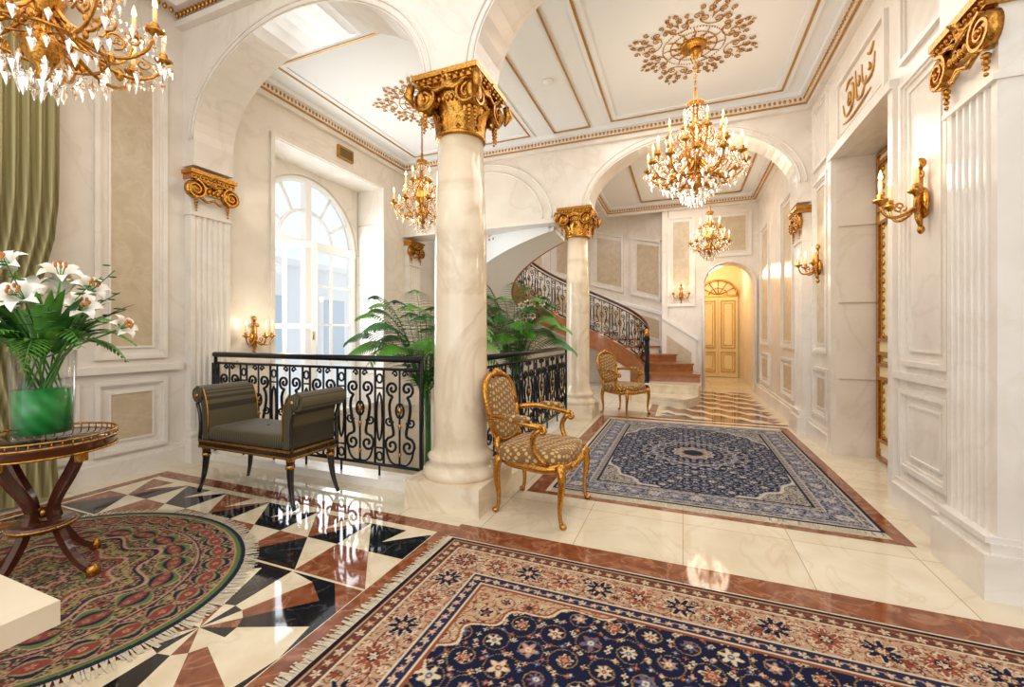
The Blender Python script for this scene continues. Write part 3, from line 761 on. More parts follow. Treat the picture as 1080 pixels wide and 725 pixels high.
# calligraphy
c=MB(); Tq=TR@Matrix.Translation((4.8,3.53,.015))
c.box(-.5,-.24,-.012,.5,.24,0,'wall2',Tq)
for pts_ in ([(-.38,.02),(-.3,-.12),(-.12,-.1),(-.1,.08),(-.16,.12)],[(-.05,.18),(-.03,0),(.0,-.1),(.12,-.12),(.2,0)],[(.1,.15),(.12,.0),(.2,-.06),(.34,-.04),(.38,.1)],[(-.3,.12),(-.2,.17),(-.12,.16)],[(.22,.18),(.3,.14),(.36,.2)],[(-.38,-.17),(-.1,-.2),(.3,-.16)],[(-.25,.0),(-.2,.06),(-.16,-.02),(-.22,-.05),(-.25,0)],[(.02,.1),(.06,.05),(.02,.0)],[(.26,.08),(.3,.02),(.25,.02)]):
    pp=[(-a,b,.004) for a,b in pts_]; n=len(pp); sm=[]
    for i in range(n-1):
        p0=pp[max(i-1,0)];p1=pp[i];p2=pp[i+1];p3=pp[min(i+2,n-1)]
        for q in range(5):
            t_=q/5; sm.append(tuple(.5*((2*b_)+(-a_+c_)*t_+(2*a_-5*b_+4*c_-d_)*t_*t_+(-a_+3*b_-3*c_+d_)*t_**3) for a_,b_,c_,d_ in zip(p0,p1,p2,p3)))
    sm.append(pp[-1]); m_=len(sm); c.tube(sm,[.005+.011*math.sin(pi*i/m_) for i in range(m_)],'goldp',5,Tq)
c.build('calligraphy_plaque')
c=MB(); Tq=TL@Matrix.Translation((4.95,3.93,.0)); c.box(-.13,-.07,0,.13,.07,.03,'vent',Tq); frame(c,-.15,-.09,.15,.09,.02,.04,'goldp',Tq)
for i in range(5): c.box(-.12,-.055+i*.025,.03,.12,-.045+i*.025,.035,'iron',Tq)
c.build('wall_vent')
c=MB(); c.lathe([(.06,0),(.06,-.02),(.035,-.045),(.001,-.05)],'white',18); c.build('smoke_detector',(-1.5,4.9,CEIL))

# ------------------------------------------------------------ curtain
c=MB(); v=[];fc=[]; ny,nz=120,14
for j in range(nz+1):
    z=.03+3.95*j/nz
    for i in range(ny+1):
        t_=i/ny; yy=.9+.88*t_
        pinch=1-.22*math.exp(-((z-1.2)/.6)**2)
        v.append((XL+.16+.035*math.sin(t_*2*pi*13+.3*math.sin(z*1.5))*(.8+.2*math.sin(z)),.9+(yy-.9)*pinch,z))
for j in range(nz):
    for i in range(ny): a=j*(ny+1)+i; fc.append((a,a+1,a+ny+2,a+ny+1))
c.add(v,fc,'drape',True)
c.box(XL+.04,.8,3.95,XL+.3,1.85,4.3,'drape')
c.tube([(XL+.2,.8,3.95),(XL+.32,1.0,3.9),(XL+.32,1.7,3.9),(XL+.2,1.85,3.95)],.02,'goldp')
c.build('window_curtain',fixn=False)

# ------------------------------------------------------------ rugs
m,nt,b=newmat('rug_pile'); a=nt.nodes.new('ShaderNodeAttribute'); a.attribute_name='Col'; nt.links.new(a.outputs['Color'],b.inputs['Base Color'])
b.inputs['Roughness'].default_value=.95; b.inputs['Specular IOR Level'].default_value=.1
nz_=nt.nodes.new('ShaderNodeTexNoise'); nz_.inputs['Scale'].default_value=300; bp=nt.nodes.new('ShaderNodeBump'); bp.inputs['Strength'].default_value=.3; bp.inputs['Distance'].default_value=.004
tc=nt.nodes.new('ShaderNodeTexCoord'); nt.links.new(tc.outputs['Object'],nz_.inputs['Vector']); nt.links.new(nz_.outputs['Fac'],bp.inputs['Height']); nt.links.new(bp.outputs['Normal'],b.inputs['Normal'])
M['rug']=m
class Canvas:
    def __init__(s,a,b,res,base):
        s.a=a;s.b=b;s.res=res; s.nx=int(round(a/res))+1; s.ny=int(round(b/res))+1
        s.x=np.linspace(0,a,s.nx); s.y=np.linspace(0,b,s.ny); s.X,s.Y=np.meshgrid(s.x,s.y)
        s.C=np.zeros((s.ny,s.nx,3)); s.C[:]=hexc(base)
    def win(s,cx,cy,r):
        i0=max(0,int((cx-r)/s.res)); i1=min(s.nx,int((cx+r)/s.res)+2); j0=max(0,int((cy-r)/s.res)); j1=min(s.ny,int((cy+r)/s.res)+2)
        return slice(j0,max(j0,j1)),slice(i0,max(i0,i1))
    def disc(s,cx,cy,r,col):
        w_=s.win(cx,cy,r)
        m_=(s.X[w_]-cx)**2+(s.Y[w_]-cy)**2<r*r; s.C[w_][m_]=col
    def flower(s,cx,cy,R,n,cp_,cc,co=None,ph=0):
        w_=s.win(cx,cy,R*1.15); dx=s.X[w_]-cx; dy=s.Y[w_]-cy; r=np.hypot(dx,dy); th=np.arctan2(dy,dx)
        rr=R*(.72+.28*np.cos(n*th+ph))
        sub=s.C[w_]
        if co is not None: sub[r<rr*1.18]=co
        sub[r<rr]=cp_
        sub[r<R*.36]=cc
        sub[r<R*.14]=cp_
    def curve(s,pts,w_,col):
        for p in pts: s.disc(p[0],p[1],w_,col)
    def mask(s,m_,col): s.C[m_]=col
def spir(cx,cy,R,a0,t,n=60): return spiral(cx,cy,R,a0,t,n,.8)
def vines(cv,cond,step,cv1,cols,R,w_):
    j=0; yy=0; k=0
    while yy<cv.b:
        xx=0 if j%2==0 else step/2
        while xx<cv.a:
            if cond(xx,yy):
                sgn=1 if k%2 else -1
                cv.curve(spir(xx,yy,step*.52,k*1.3,sgn*1.5),w_,cv1)
                for q in range(6):
                    a_=k*1.3+q*pi/3; cv.flower(xx+step*.5*math.cos(a_),yy+step*.5*math.sin(a_),R*.45,4,cols[(k+q)%len(cols)],cols[(k+q+1)%len(cols)])
            xx+=step; k+=1
        yy+=step*.86; j+=1
    j=0;yy=0;k=0
    while yy<cv.b:
        xx=0 if j%2==0 else step/2
        while xx<cv.a:
            if cond(xx,yy): cv.flower(xx,yy,R*(1+.35*(k%3==0)),5+(k%4),cols[k%len(cols)],cols[(k+1)%len(cols)],cols[(k+2)%len(cols)],k)
            xx+=step; k+=1
        yy+=step*.86; j+=1
def rug_obj(name,cv,loc,shape='rect',zt=.012):
    C=np.concatenate([cv.C[:,:0:-1],cv.C],axis=1); C=np.concatenate([C[:0:-1],C],axis=0)
    ny,nx=C.shape[:2]; xs=np.linspace(-cv.a,cv.a,nx); ys=np.linspace(-cv.b,cv.b,ny); X,Y=np.meshgrid(xs,ys)
    co=np.stack([X,Y,np.full_like(X,zt)],-1).reshape(-1,3)
    idx=np.arange(nx*ny).reshape(ny,nx)
    F=np.stack([idx[:-1,:-1],idx[:-1,1:],idx[1:,1:],idx[1:,:-1]],-1).reshape(-1,4)
    if shape=='oval':
        ctr=co[F].mean(axis=1); F=F[(ctr[:,0]/cv.a)**2+(ctr[:,1]/cv.b)**2<1]
    me=bpy.data.meshes.new(name); me.vertices.add(len(co)); me.vertices.foreach_set('co',co.ravel())
    me.loops.add(F.size); me.loops.foreach_set('vertex_index',F.ravel().astype(np.int32))
    me.polygons.add(len(F)); me.polygons.foreach_set('loop_start',np.arange(0,F.size,4,dtype=np.int32)); me.polygons.foreach_set('loop_total',np.full(len(F),4,dtype=np.int32))
    me.update(calc_edges=True)
    at=me.color_attributes.new('Col','FLOAT_COLOR','POINT'); cc=np.ones((nx*ny,4),dtype=np.float32); n_=np.random.rand(ny,nx,1)*.2+.9
    cc[:,:3]=np.clip(C*n_,0,1).reshape(-1,3); at.data.foreach_set('color',cc.ravel())
    me.materials.append(M['rug']); ob=bpy.data.objects.new('pile',me); sc.collection.objects.link(ob)
    par=bpy.data.objects.new(name,None); sc.collection.objects.link(par); par.location=loc; ob.parent=par
    k=MB()
    if shape=='rect': k.box(-cv.a,-cv.b,.004,cv.a,cv.b,.0115,'rugback')
    else: k.lathe([(1,.004),(1,.0115)],'rugback',64,Matrix.Diagonal((cv.a,cv.b,1,1)))
    rnd=random.Random(3)
    def strand(x,y,dx,dy):
        L=.05+.035*rnd.random(); px,py=-dy*.004,dx*.004; sw=(rnd.random()-.5)*.03
        k.add([(x-px,y-py,.011),(x+px,y+py,.011),(x+dx*L+px-dy*sw,y+dy*L+py+dx*sw,.005),(x+dx*L-px-dy*sw,y+dy*L-py+dx*sw,.005)],[(0,1,2,3)],'fringe')
    if shape=='oval':
        for i in range(520):
            a_=2*pi*i/520; strand(cv.a*math.cos(a_)*.995,cv.b*math.sin(a_)*.995,math.cos(a_),math.sin(a_))
    elif cv.fr=='x':
        for i in range(int(2*cv.b/.009)):
            for sg in(-1,1): strand(sg*cv.a*.998,-cv.b+i*.009,sg,0)
    else:
        for i in range(int(2*cv.a/.009)):
            for sg in(-1,1): strand(-cv.a+i*.009,sg*cv.b*.998,0,sg)
    o2=k.build('fringe_and_backing',fixn=False); o2.parent=par
NAVY=hexc('1A1E36');CREAM=hexc('CDBB9C');RUST=hexc('8A4A34');BEIGE=hexc('B08C6C');BLUE=hexc('55607C');PINK=hexc('B98A70');DK=hexc('251A20');GOLDC=hexc('8E7048')
def border(cv,bands):
    de=np.minimum(cv.a-cv.X,cv.b-cv.Y)
    for d0,d1,col in bands: cv.mask((de>=d0)&(de<d1),col)
def overlay(cv,d0,d1,src):
    de=np.minimum(cv.a-cv.X,cv.b-cv.Y); m_=(de>=d0)&(de<d1); cv.C[m_]=src.C[m_]
def run_border(cv,d,step,R,n,cols,vine=None,amp=0):
    L1=cv.a-d; n1=max(1,round(L1/step)); L2=cv.b-d; n2=max(1,round(L2/step))
    if vine is not None:
        cv.curve([(L1*t_/900,cv.b-d+amp*math.sin(t_/900*n1*pi)) for t_ in range(901)],.004,vine)
        cv.curve([(cv.a-d+amp*math.sin(t_/900*n2*pi),L2*t_/900) for t_ in range(901)],.004,vine)
    for i in range(n1+1): cv.flower(L1*i/n1,cv.b-d,R,n,cols[i%2],cols[(i+1)%2],cols[2] if len(cols)>2 else None,i)
    for i in range(n2+1): cv.flower(cv.a-d,L2*i/n2,R,n,cols[i%2],cols[(i+1)%2],cols[2] if len(cols)>2 else None,i)
# --- rug 1
A1,B1,RS=1.88,1.36,.005
cv=Canvas(A1,B1,RS,'1A1E36'); cv.fr='x'
vines(cv,lambda x,y: True,.15,GOLDC,[CREAM,RUST,PINK,CREAM,BLUE],.03,.0034)
fx,fy=A1-.43,B1-.40
r_=((cv.X/(fx*1.04))**3.4+(cv.Y/(fy*1.05))**3.4)
ang=np.arctan2(cv.Y/fy,cv.X/fx); wob=.07*np.cos(ang*40)
tmp=Canvas(A1,B1,RS,'B79A7A'); vines(tmp,lambda x,y:True,.115,RUST,[NAVY,RUST,CREAM,RUST],.026,.0034)
sp_=r_>1.0+wob; cv.C[sp_]=tmp.C[sp_]; edge=(r_>1.0+wob)&(r_<1.03+wob); cv.C[edge]=CREAM; cv.mask((r_>1.03+wob)&(r_<1.06+wob),RUST)
rr=np.hypot(cv.X,cv.Y*1.1); th=np.arctan2(cv.Y,cv.X)
for R_,col in ((.42,CREAM),(.405,RUST),(.35,CREAM),(.34,NAVY)):
    cv.mask(rr<R_*(1+.06*np.cos(16*th)),col)
for R_,n_ in ((.37,10),(.28,7),(.19,5),(.1,3)):
    for i in range(n_+1): cv.flower(R_*math.cos(i*pi/2/n_),R_*.9*math.sin(i*pi/2/n_),.03,6,[PINK,CREAM][i%2],RUST,BLUE)
border(cv,[(0,.02,DK),(.02,.03,BEIGE),(.03,.09,hexc('5E3A34')),(.09,.1,CREAM),(.1,.3,BEIGE),(.3,.31,CREAM),(.31,.37,hexc('2A2B46')),(.37,.38,CREAM),(.38,.395,RUST)])
t2=Canvas(A1,B1,RS,'B39478'); vines(t2,lambda x,y: x>A1-.5 or y>B1-.5,.1,hexc('7A4334'),[RUST,NAVY,CREAM,PINK,RUST],.024,.0034)
overlay(cv,.1,.3,t2)
run_border(cv,.06,.06,.022,5,[CREAM,BEIGE],RUST,.012)
run_border(cv,.2,.19,.07,8,[RUST,NAVY,CREAM],hexc('6A3428'),.045)
run_border(cv,.2,.095,.022,6,[CREAM,PINK,NAVY])
run_border(cv,.34,.055,.02,5,[CREAM,PINK],BEIGE,.01)
rug_obj('persian_rug_floral',cv,(-1.33+A1,2.33-B1,0))
# --- rug 2
NB=hexc('23273B'); IV=hexc('B9B2A6'); GB=hexc('7E8494'); TN=hexc('8E7C72')
A2,B2,R2=1.1,1.53,.0065
cv=Canvas(A2,B2,R2,'23273B'); cv.fr='y'
vines(cv,lambda x,y:True,.13,GB,[IV,GB,TN],.024,.0042)
fx,fy=A2-.32,B2-.32
r_=((cv.X/(fx*1.05))**2.2+(cv.Y/(fy*1.02))**2.2); wob=.05*np.cos(np.arctan2(cv.Y/fy,cv.X/fx)*24)
tmp=Canvas(A2,B2,R2,'9E988E'); vines(tmp,lambda x,y:True,.1,NB,[NB,TN,IV],.024,.0042)
sp_=r_>1.05+wob; cv.C[sp_]=tmp.C[sp_]; cv.mask((r_>1.05+wob)&(r_<1.12+wob),IV)
rr=np.hypot(cv.X,cv.Y*.92); th=np.arctan2(cv.Y,cv.X)
for R_,col,n_ in ((.56,GB,16),(.545,NB,16),(.45,IV,16),(.44,hexc('565C74'),16),(.36,IV,16),(.35,NB,16),(.2,IV,12),(.185,TN,12),(.1,NB,8)):
    cv.mask(rr<R_*(1+.07*np.cos(n_*th)),col)
for R_,n_,c1,rs in ((.5,12,IV,.026),(.4,10,IV,.024),(.31,8,IV,.024),(.25,6,GB,.026),(.14,3,IV,.024)):
    for i in range(n_+1): cv.flower(R_*math.cos(i*pi/2/n_),R_/.92*math.sin(i*pi/2/n_),rs,6,c1,TN)
border(cv,[(0,.025,NB),(.025,.035,IV),(.035,.08,hexc('8C8480')),(.08,.09,IV),(.09,.25,NB),(.25,.26,IV),(.26,.305,hexc('948E88')),(.305,.32,NB)])
t2=Canvas(A2,B2,R2,'343A54'); vines(t2,lambda x,y: x>A2-.45 or y>B2-.45,.085,GB,[IV,GB,TN],.02,.0042); overlay(cv,.09,.25,t2)
run_border(cv,.057,.06,.018,5,[NB,IV],NB,.01); run_border(cv,.17,.16,.055,8,[IV,GB,TN],GB,.03)
run_border(cv,.283,.06,.018,5,[NB,TN])
rug_obj('persian_rug_medallion',cv,(.1,3.4+B2,0))
# --- oval rug
O1=hexc('53352F');O2=hexc('5E6E40');O3=hexc('B08A70');O4=hexc('232A3A');O5=hexc('85403C');O6=hexc('8C8450')
cv=Canvas(1.0,.8,.005,'4A342E'); cv.fr='o'
vines(cv,lambda x,y:True,.085,O3,[O2,O5,O4,O6,O3],.026,.0034)
rr=np.sqrt(cv.X**2+(cv.Y/.8)**2); th=np.arctan2(cv.Y/.8,cv.X)
for ro_,amp,col in ((.85,.085,O3),(.85,.078,O4),(.85,.05,O6),(.85,.035,O5)):
    cv.mask((np.abs(rr-ro_)<amp*np.abs(np.sin(th*16))),col)
for ro_,amp,col in ((.62,.1,O3),(.62,.09,O2),(.62,.06,O4),(.62,.035,O5)):
    cv.mask((np.abs(rr-ro_)<amp*np.abs(np.sin(th*10))),col)
for ii in range(17):
    for ro_,cc in ((.85,O3),(.62,O6)):
        a_=ii*pi/2/16; cv.flower(ro_*math.cos(a_),ro_*.8*math.sin(a_),.018,5,cc,O5)
for a0_,a1_,col in ((.735,.745,O3),(.745,.755,O4),(.94,.95,O3),(.95,.975,O2),(.975,1.1,O4)): cv.mask((rr>a0_)&(rr<a1_),col)
d=rr*(1+.12*np.cos(8*th))
for a_,col in ((.5,O3),(.48,O4),(.42,O6),(.34,O3),(.31,O5),(.2,O2),(.1,O3)): 
    cv.mask((d<a_)&(d>a_-.02),col)
rug_obj('oval_persian_rug',cv,(-3.05,1.15,0),'oval')

# ------------------------------------------------------------ armchairs
def armchair(name,loc,rot):
    c=MB()
    for sx,sy,w_ in ((1,1,.27),(1,-1,.27),(-1,1,.21),(-1,-1,.21)):
        x0=.24 if sx>0 else -.22
        k=.05*sx
        p=bez((x0,sy*w_,.40),(x0+k*1.4,sy*(w_+.05),.3),(x0-k*.6,sy*(w_-.0),.12),(x0+k*.6,sy*(w_+.02),.012),12)
        c.tube(p,[.034-.02*min(1,i/9) for i in range(12)]+[.018],'gold',8)
        c.sphere((x0+k*.7,sy*(w_+.022),.018),.022,'gold',6,None,(1.2,1,.8))
        c.sphere((x0+k*.5,sy*(w_+.012),.37),.036,'gold',6,None,(.8,.8,1.2))
    rail=[]
    for i in range(41):
        a=2*pi*i/40
        X=.25*math.copysign(abs(math.cos(a))**.45,math.cos(a)); Y=(.25+.04*(X/.25))*math.copysign(abs(math.sin(a))**.45,math.sin(a))
        rail.append((X+.01,Y,.385-.02*abs(math.cos(2*a))))
    c.tube(rail,.033,'gold',8)
    c.superq((.01,0,.43),.27,.285,.065,'uph',.45,.45)
    for i in range(7): c.sphere((.285,-.12+.04*i,.37),.02,'gold',5)
    Tb=Matrix.Translation((-.24,0,.42))@Matrix.Rotation(math.radians(-13),4,'Y')
    bk=[]
    for i in range(49):
        a=2*pi*i/48; y_=.225*math.copysign(abs(math.cos(a))**.6,math.cos(a)); z_=.235*math.copysign(abs(math.sin(a))**.6,math.sin(a))
        y_*=(1+.1*(z_/.235)); z_+= .03*math.cos(y_/.225*pi/2)*(1 if z_>0 else 0)
        bk.append((-.02*math.cos(y_/.22*1.2)+.0,y_,z_+.3))
    c.tube(bk,.024,'gold',8,Tb)
    c.superq((-.015,0,.305),.035,.21,.23,'uph',.5,.55,Tb)
    for sy in(-1,1): c.tube([(0,sy*.2,-.03),(-.01,sy*.19,.06),(-.01,sy*.17,.12)],.022,'gold',8,Tb)
    c.sphere((0,0,.575),.035,'gold',6,Tb,(.6,1.6,1)); c.sphere((0,-.05,.565),.025,'gold',6,Tb); c.sphere((0,.05,.565),.025,'gold',6,Tb)
    for sy in(-1,1):
        p=bez((-.3,sy*.235,.68),(-.12,sy*.34,.72),(.02,sy*.33,.66),(.13,sy*.30,.655),12); c.tube(p,.021,'gold',8)
        c.tube([(.13+q[0],sy*.30,.63+q[1]) for q in spiral(0,0,.028,pi/2,-1.1,10)],.015,'gold',6)
        c.tube(bez((.12,sy*.3,.64),(.02,sy*.31,.58),(.06,sy*.3,.46),(.16,sy*.28,.4),10),.02,'gold',8)
        c.superq((-.04,sy*.327,.705),.1,.03,.024,'uph',.7,.7)
    return c.build(name,loc,rot)
armchair('gilt_armchair',(-.98,3.02,0),math.radians(-4))
armchair('gilt_armchair',(-.88,7.02,.0),math.radians(-28))

# ------------------------------------------------------------ bench
c=MB(); L=.5; W=.225
for sx in(-1,1):
    for sy in(-1,1):
        p=bez((sx*.46,sy*.19,.40),(sx*.455,sy*.19,.27),(sx*.46,sy*.195,.14),(sx*.52,sy*.21,.01),10)
        c.tube(p,[.03,.03,.028,.026,.024,.022,.02,.018,.016,.015,.015],'bwood',8)
        c.sphere((sx*.46,sy*.19,.37),.034,'gold',6); c.tube([(sx*.457,sy*.19,.3),(sx*.457,sy*.19,.325)],.032,'gold',8)
c.box(-L,-W,.37,L,W,.44,'bwood'); 
for sy in(-1,1): 
    c.box(-L,sy*W-.004,.375,L,sy*W+.004,.39,'gold'); c.box(-L,sy*W-.004,.42,L,sy*W+.004,.437,'gold')
for sx in(-1,1): c.box(sx*L-.003,-W+.004,.375,sx*L+.003,W-.004,.39,'gold'); c.box(sx*L-.003,-W+.004,.42,sx*L+.003,W-.004,.437,'gold')
c.superq((0,0,.485),.45,.225,.06,'stripe',.35,.25)
for sx in(-1,1):
    path=bez((sx*.44,.44),(sx*.43,.6),(sx*.44,.74),(sx*.5,.8),10)+[(sx*.53+.035*math.cos(a)*sx,.79+.035*math.sin(a)) for a in [pi*.5-pi*k/6 for k in range(1,8)]]
    c.ribbon(path,.075,-.21,.21,'stripe')
    pb=bez((sx*.5,.42),(sx*.48,.58),(sx*.49,.66),(sx*.53,.72),10)
    for sy in(-1,1):
        c.tube([(a,sy*.215,b_) for a,b_ in pb],.014,'bwood',6)
        Tm=basis((sx*.515,sy*.21,.785),(1,0,0),(0,0,1),(0,sy,0)); c.lathe([(.055,-.0),(.05,.012),(.025,.018),(.001,.024)],'stripe',14,Tm); c.lathe([(.02,.012),(.015,.026),(.001,.03)],'gold',10,Tm)
        c.tube([(a,sy*.213,b_) for a,b_ in bez((sx*.405,.5),(sx*.395,.62),(sx*.4,.75),(sx*.47,.84),8)],.006,'gold',5)
c.build('upholstered_bench',(-3.1,2.47,.0))

# ------------------------------------------------------------ table
c=MB()
c.lathe([(.28,.655),(.285,.66),(.285,.695),(.29,.70),(.29,.715),(.001,.716)],'dwood',48)
c.lathe([(.262,.716),(.262,.7175),(.001,.7178)],'black',48)
for zz in (.662,.712,.74): c.tube([(.289*math.cos(2*pi*i/48),.289*math.sin(2*pi*i/48),zz) for i in range(49)],.006,'gold',6)
for i in range(48):
    a=2*pi*i/48; c.tube([(.289*math.cos(a),.289*math.sin(a),.712),(.289*math.cos(a),.289*math.sin(a),.74)],.003,'gold',4)
for i in range(4):
    Tm=Matrix.Rotation(pi/2*i+.35,4,'Z')
    p=bez((.2,0,.66),(.17,0,.5),(.02,0,.4),(.06,0,.3),12)+bez((.06,0,.3),(.1,0,.2),(.16,0,.06),(.27,0,.03),12)[1:]
    c.ribbon([(a,z) for a,_,z in p],[.04]*13+[.036]*6+[.03]*6,-.016,.016,'dwood',Tm)
    c.lathe([(.02,0.002),(.028,.01),(.028,.04),(.015,.06)],'gold',10,Tm@Matrix.Translation((.27,0,0)))
    c.box(.19,-.02,.6,.225,.02,.655,'gold',Tm)
c.lathe([(.12,.25),(.13,.26),(.13,.28),(.12,.29)],'dwood',24); c.tube([(.13*math.cos(2*pi*i/24),.13*math.sin(2*pi*i/24),.27) for i in range(25)],.008,'gold')
c.sphere((0,0,.33),.03,'gold',8)
c.build('round_side_table',(-3.12,1.17,.012))

# vase + bouquet
c=MB(); z0=.731
c.lathe([(.112,z0),(.115,z0+.01),(.128,z0+.46),(.124,z0+.46),(.11,z0+.03),(.001,z0+.03)],'glass',32)
c.lathe([(.109,z0+.032),(.117,z0+.26),(.001,z0+.261)],'water',32)
rnd=random.Random(5)
def leafblade(mb,p0,p1,bend,w_,mat,n=6,up=Vector((0,0,1))):
    p0=Vector(p0);p1=Vector(p1); mid=(p0+p1)/2+Vector(bend); d=(p1-p0).normalized(); side=d.cross(up)
    if side.length<1e-3: side=Vector((1,0,0))
    side.normalize(); v=[];fc=[]
    for i in range(n+1):
        t_=i/n; q=p0*(1-t_)**2+mid*2*t_*(1-t_)+p1*t_**2; ww=w_*math.sin(pi*min(.98,.12+.86*t_))
        v+=[q-side*ww,q+Vector((0,0,-ww*.3)),q+side*ww]
    for i in range(n):
        for k in (0,1): a=i*3+k; fc.append((a,a+1,a+4,a+3))
    mb.add(v,fc,mat,True)
for i in range(26):
    a=rnd.random()*2*pi; r0=.07*rnd.random(); 
    c.tube([(r0*math.cos(a),r0*math.sin(a),z0+.26),(.08*math.cos(a+1),.08*math.sin(a+1),z0+.43),(.16*math.cos(a+1),.16*math.sin(a+1),z0+.55)],.004,'leaf',5)
def lily(mb,c0,d,s_):
    d=Vector(d).normalized(); o=d.orthogonal().normalized(); o2=d.cross(o)
    for i in range(6):
        a=i*pi/3; u=o*math.cos(a)+o2*math.sin(a); v=[];fc=[]; sd=d.cross(u)
        for j in range(8):
            t_=j/7; rad=s_*(.12+.9*t_**1.3); hh=s_*(.75*math.sin(t_*pi*.62)-.25*max(0,t_-.7)*2); ww=s_*.3*math.sin(pi*(.1+.88*t_))
            q=Vector(c0)+u*rad+d*hh; v+=[q-sd*ww+d*ww*.35,q,q+sd*ww+d*ww*.35]
        for j in range(7):
            for k in (0,1): b_=j*3+k; fc.append((b_,b_+1,b_+4,b_+3))
        mb.add(v,fc,'petal',True)
        e=Vector(c0)+d*s_*1.0+u*s_*.22; mb.tube([c0,e],.0018,'leaf',4); mb.sphere(e,.007,'stamen',4,None,(1,1,1.8))
for p,s_ in (((.10,-.1,1.44),.1),((-.05,-.14,1.5),.11),((.2,.06,1.40),.085),((-.18,-.03,1.42),.11),((.02,.06,1.56),.1),((-.1,.12,1.5),.1),((.13,.12,1.5),.085),((-.2,-.16,1.36),.1),((.06,-.19,1.34),.1),((-.07,-.26,1.42),.1),((.25,.2,1.3),.075),((-.25,-.28,1.5),.1),((-.3,.1,1.5),.1),((-.02,-.22,1.3),.1),((0,-.1,1.6),.09)):
    lily(c,p,(p[0]*1.5+.12,p[1]*1.5-.15,.25),s_)
    c.tube([(0,0,1.15),p],.005,'leaf',5)
for i in range(80):
    a=rnd.random()*2*pi; el=rnd.random(); r1=.2+.18*rnd.random()
    leafblade(c,(.07*math.cos(a),.07*math.sin(a),1.19),(r1*math.cos(a),r1*math.sin(a),1.2+el*.3),(0,0,.08),.018+.012*rnd.random(),'leaf' if i%2 else 'leafd')
def frond(mb,p0,p1,lift,n,ll,w_,mat,droop=.3):
    p0=Vector(p0);p1=Vector(p1); mid=(p0+p1)/2+Vector((0,0,lift)); pts=[p0*(1-t)**2+mid*2*t*(1-t)+p1*t*t for t in [i/n for i in range(n+1)]]
    mb.tube(pts,[.006*(1-.8*i/n) for i in range(n+1)],mat,4)
    for i in range(2,n+1):
        tg=(pts[i]-pts[i-1]).normalized(); sd=tg.cross(Vector((0,0,1)))
        if sd.length<1e-3: sd=Vector((1,0,0))
        sd.normalize(); t_=i/n; l=ll*math.sin(pi*min(.93,.18+.8*t_))
        for sg in(-1,1):
            e=pts[i]+sd*sg*l*.8+tg*l*.6+Vector((0,0,-l*droop))
            leafblade(mb,pts[i],e,(0,0,l*.12),w_,mat,3)
for a in range(0,360,30):
    A=math.radians(a); frond(c,(.05*math.cos(A),.05*math.sin(A),1.18),(.36*math.cos(A),.36*math.sin(A),1.22+.1*math.sin(3*A)),.2,16,.1,.008,'leaf')
for i in range(9):
    A=-1.2+i*.45; p1=Vector((.32*math.cos(A),.32*math.sin(A),1.52+.12*math.sin(i*2.1))); p0=Vector((0,0,1.18))
    c.tube([p0,(p0+p1)/2+Vector((0,0,.05)),p1],.003,'leafd',4)
    for j in range(9):
        q=p0.lerp(p1,.35+.65*j/8); c.sphere(q+Vector((rnd.uniform(-.03,.03),rnd.uniform(-.03,.03),rnd.uniform(-.02,.03))),.02,'leafd',5,None,(1,.9,.25))
c.build('lily_bouquet_vase',(-3.12,1.17,.0),fixn=False)

# ------------------------------------------------------------ palms
def palm(name,x,y,zf,zc,R,n,seed,flowers=False):
    c=MB(); r=random.Random(seed); H_=zc-zf
    c.lathe([(.14,0),(.19,.3),(.21,.36),(.19,.36),(.001,.33)],'pot',24)
    for k in range(5):
        a=k*1.3; c.tube([(.06*math.cos(a),.06*math.sin(a),.33),(.05*math.cos(a+.5),.05*math.sin(a+.5),H_*.5),(.03*math.cos(a),.03*math.sin(a),H_*.78)],[.022,.018,.012],'leafd',6)
    for i in range(n):
        a=2*pi*i*.382+r.uniform(-.2,.2); lv=i/n
        RR=R*(1.05-.4*lv)*r.uniform(.9,1.08)
        p1=(RR*math.cos(a),RR*math.sin(a),H_*(.80+.31*lv)+r.uniform(-.06,.06))
        frond(c,(.02*math.cos(a),.02*math.sin(a),H_*.66+r.uniform(0,.12)),p1,.66,30,.3,.014,'leaf' if i%3 else 'leafd',.55)
    if flowers:
        for k in range(11):
            p=(.28+r.uniform(-.14,.14),-.2+r.uniform(-.12,.12),H_*.9+r.uniform(.0,.3)); lily(c,p,(1,-1,.2),.055); c.tube([(.05,0,H_*.6),p],.004,'leaf',4)
    return c.build(name,(x,y,zf),fixn=False)
palm('potted_palm',-2.66,4.05,-1.2,1.46,.88,34,1)
palm('potted_palm',-2.15,5.45,-1.2,1.66,.74,34,2,True)

# marble pedestal in the corner
c=MB()
c.box(-2.1,-.3,0,-1.74,.6,.07,'col'); c.box(-2.08,-.28,.07,-1.78,.56,.43,'col'); c.box(-2.12,-.32,.43,-1.69,.67,.5,'col')
c.build('marble_pedestal')

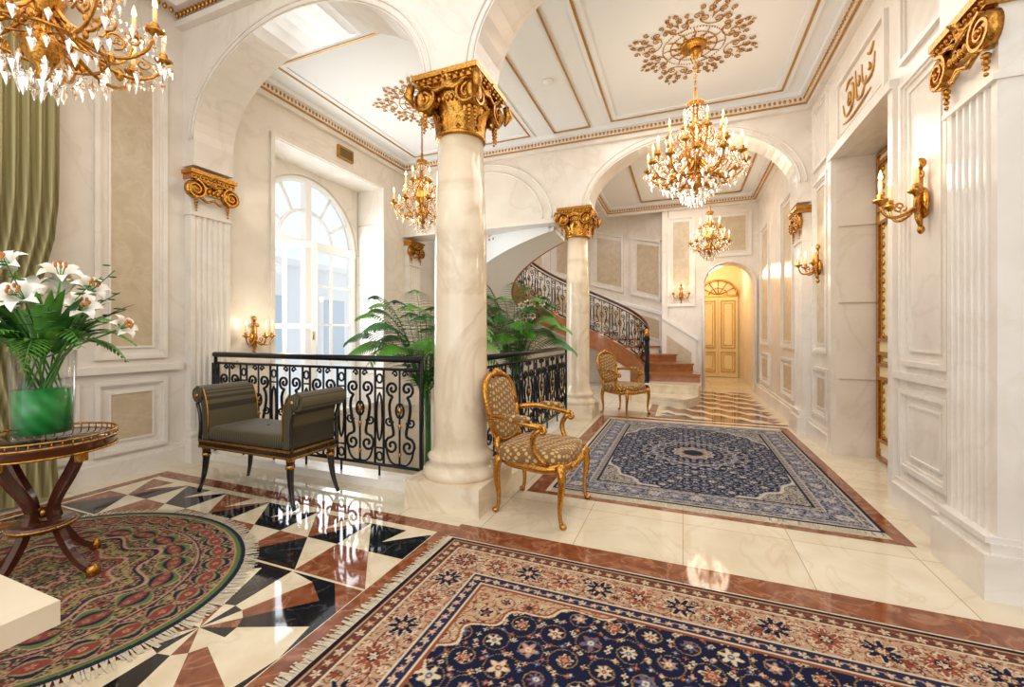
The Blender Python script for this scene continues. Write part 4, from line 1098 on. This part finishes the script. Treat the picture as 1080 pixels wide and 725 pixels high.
# ------------------------------------------------------------ lights
def light(kind,loc,e,col=(1,.85,.65),size=.3,rot=None,sy=None,name='lamp_light'):
    l=bpy.data.lights.new(name,kind); l.energy=e; l.color=col
    if kind=='POINT': l.shadow_soft_size=size
    if kind=='AREA':
        l.size=size
        if sy: l.shape='RECTANGLE'; l.size_y=sy
    o=bpy.data.objects.new(name,l); o.location=loc; sc.collection.objects.link(o)
    if rot: o.rotation_euler=rot
    return o
WARM=(1,.84,.62)
light('POINT',(.1,4.87,3.2),36,WARM,.45,name='chandelier_light'); light('POINT',(-3.2,4.8,3.2),26,WARM,.35,name='chandelier_light')
light('POINT',(.42,8.7,3.2),38,WARM,.35,name='chandelier_light'); light('POINT',(-3.12,1.17,3.2),26,WARM,.45,name='chandelier_light')
light('POINT',(.9,12.4,2.9),62,(1,.74,.44),.2,name='passage_light')
light('POINT',(1.15,3.62,2.3),4.5,WARM,.08,name='sconce_light'); light('POINT',(1.15,5.95,2.25),4.5,WARM,.08,name='sconce_light')
light('POINT',(-4.3,3.5,1.4),4.5,WARM,.08,name='sconce_light'); light('POINT',(-.04,10.15,2.35),4.5,WARM,.08,name='sconce_light')
light('AREA',(-5.1,4.8,2.0),125,(.86,.93,1),1.8,(0,math.radians(-90),0),3.0,name='window_daylight')
light('AREA',(-.2,4.8,4.2),40,(1,.985,.96),2.0,(0,0,0),2.6,name='ceiling_fill')  # added soft fill for the enclosed bay, no ceiling fixture here
light('AREA',(-.2,8.7,4.2),38,(1,.96,.9),1.6,(0,0,0),2.6,name='ceiling_fill')  # added fill for the far hall, not a real fixture
light('AREA',(-3.3,8.2,4.2),42,(.9,.95,1),1.6,(0,0,0),2.0,name='stairwell_light')
light('AREA',(-.6,.6,4.55),62,(1,.985,.96),4.5,(0,0,0),3.0,name='ceiling_fill')  # added overhead fill for the front room, no lamp modelled
light('AREA',(-.6,-2.6,2.4),92,(.95,.97,1),6,(math.radians(90),0,0),3.0,name='rear_fill')  # added fill from behind the camera; the back is open, no window built

wd=bpy.data.worlds.new('World'); sc.world=wd; wd.use_nodes=True
bg=wd.node_tree.nodes['Background']; bg.inputs[0].default_value=(.88,.94,1,1); bg.inputs[1].default_value=1.1

cam=bpy.data.cameras.new('camera'); co=bpy.data.objects.new('camera',cam); sc.collection.objects.link(co)
cam.lens=15.03; cam.sensor_width=36; cam.shift_y=-.0097; cam.clip_start=.02
co.location=(0,0,1.28); co.rotation_euler=(math.radians(90),0,math.radians(21.8)); sc.camera=co
sc.view_settings.view_transform='Standard'
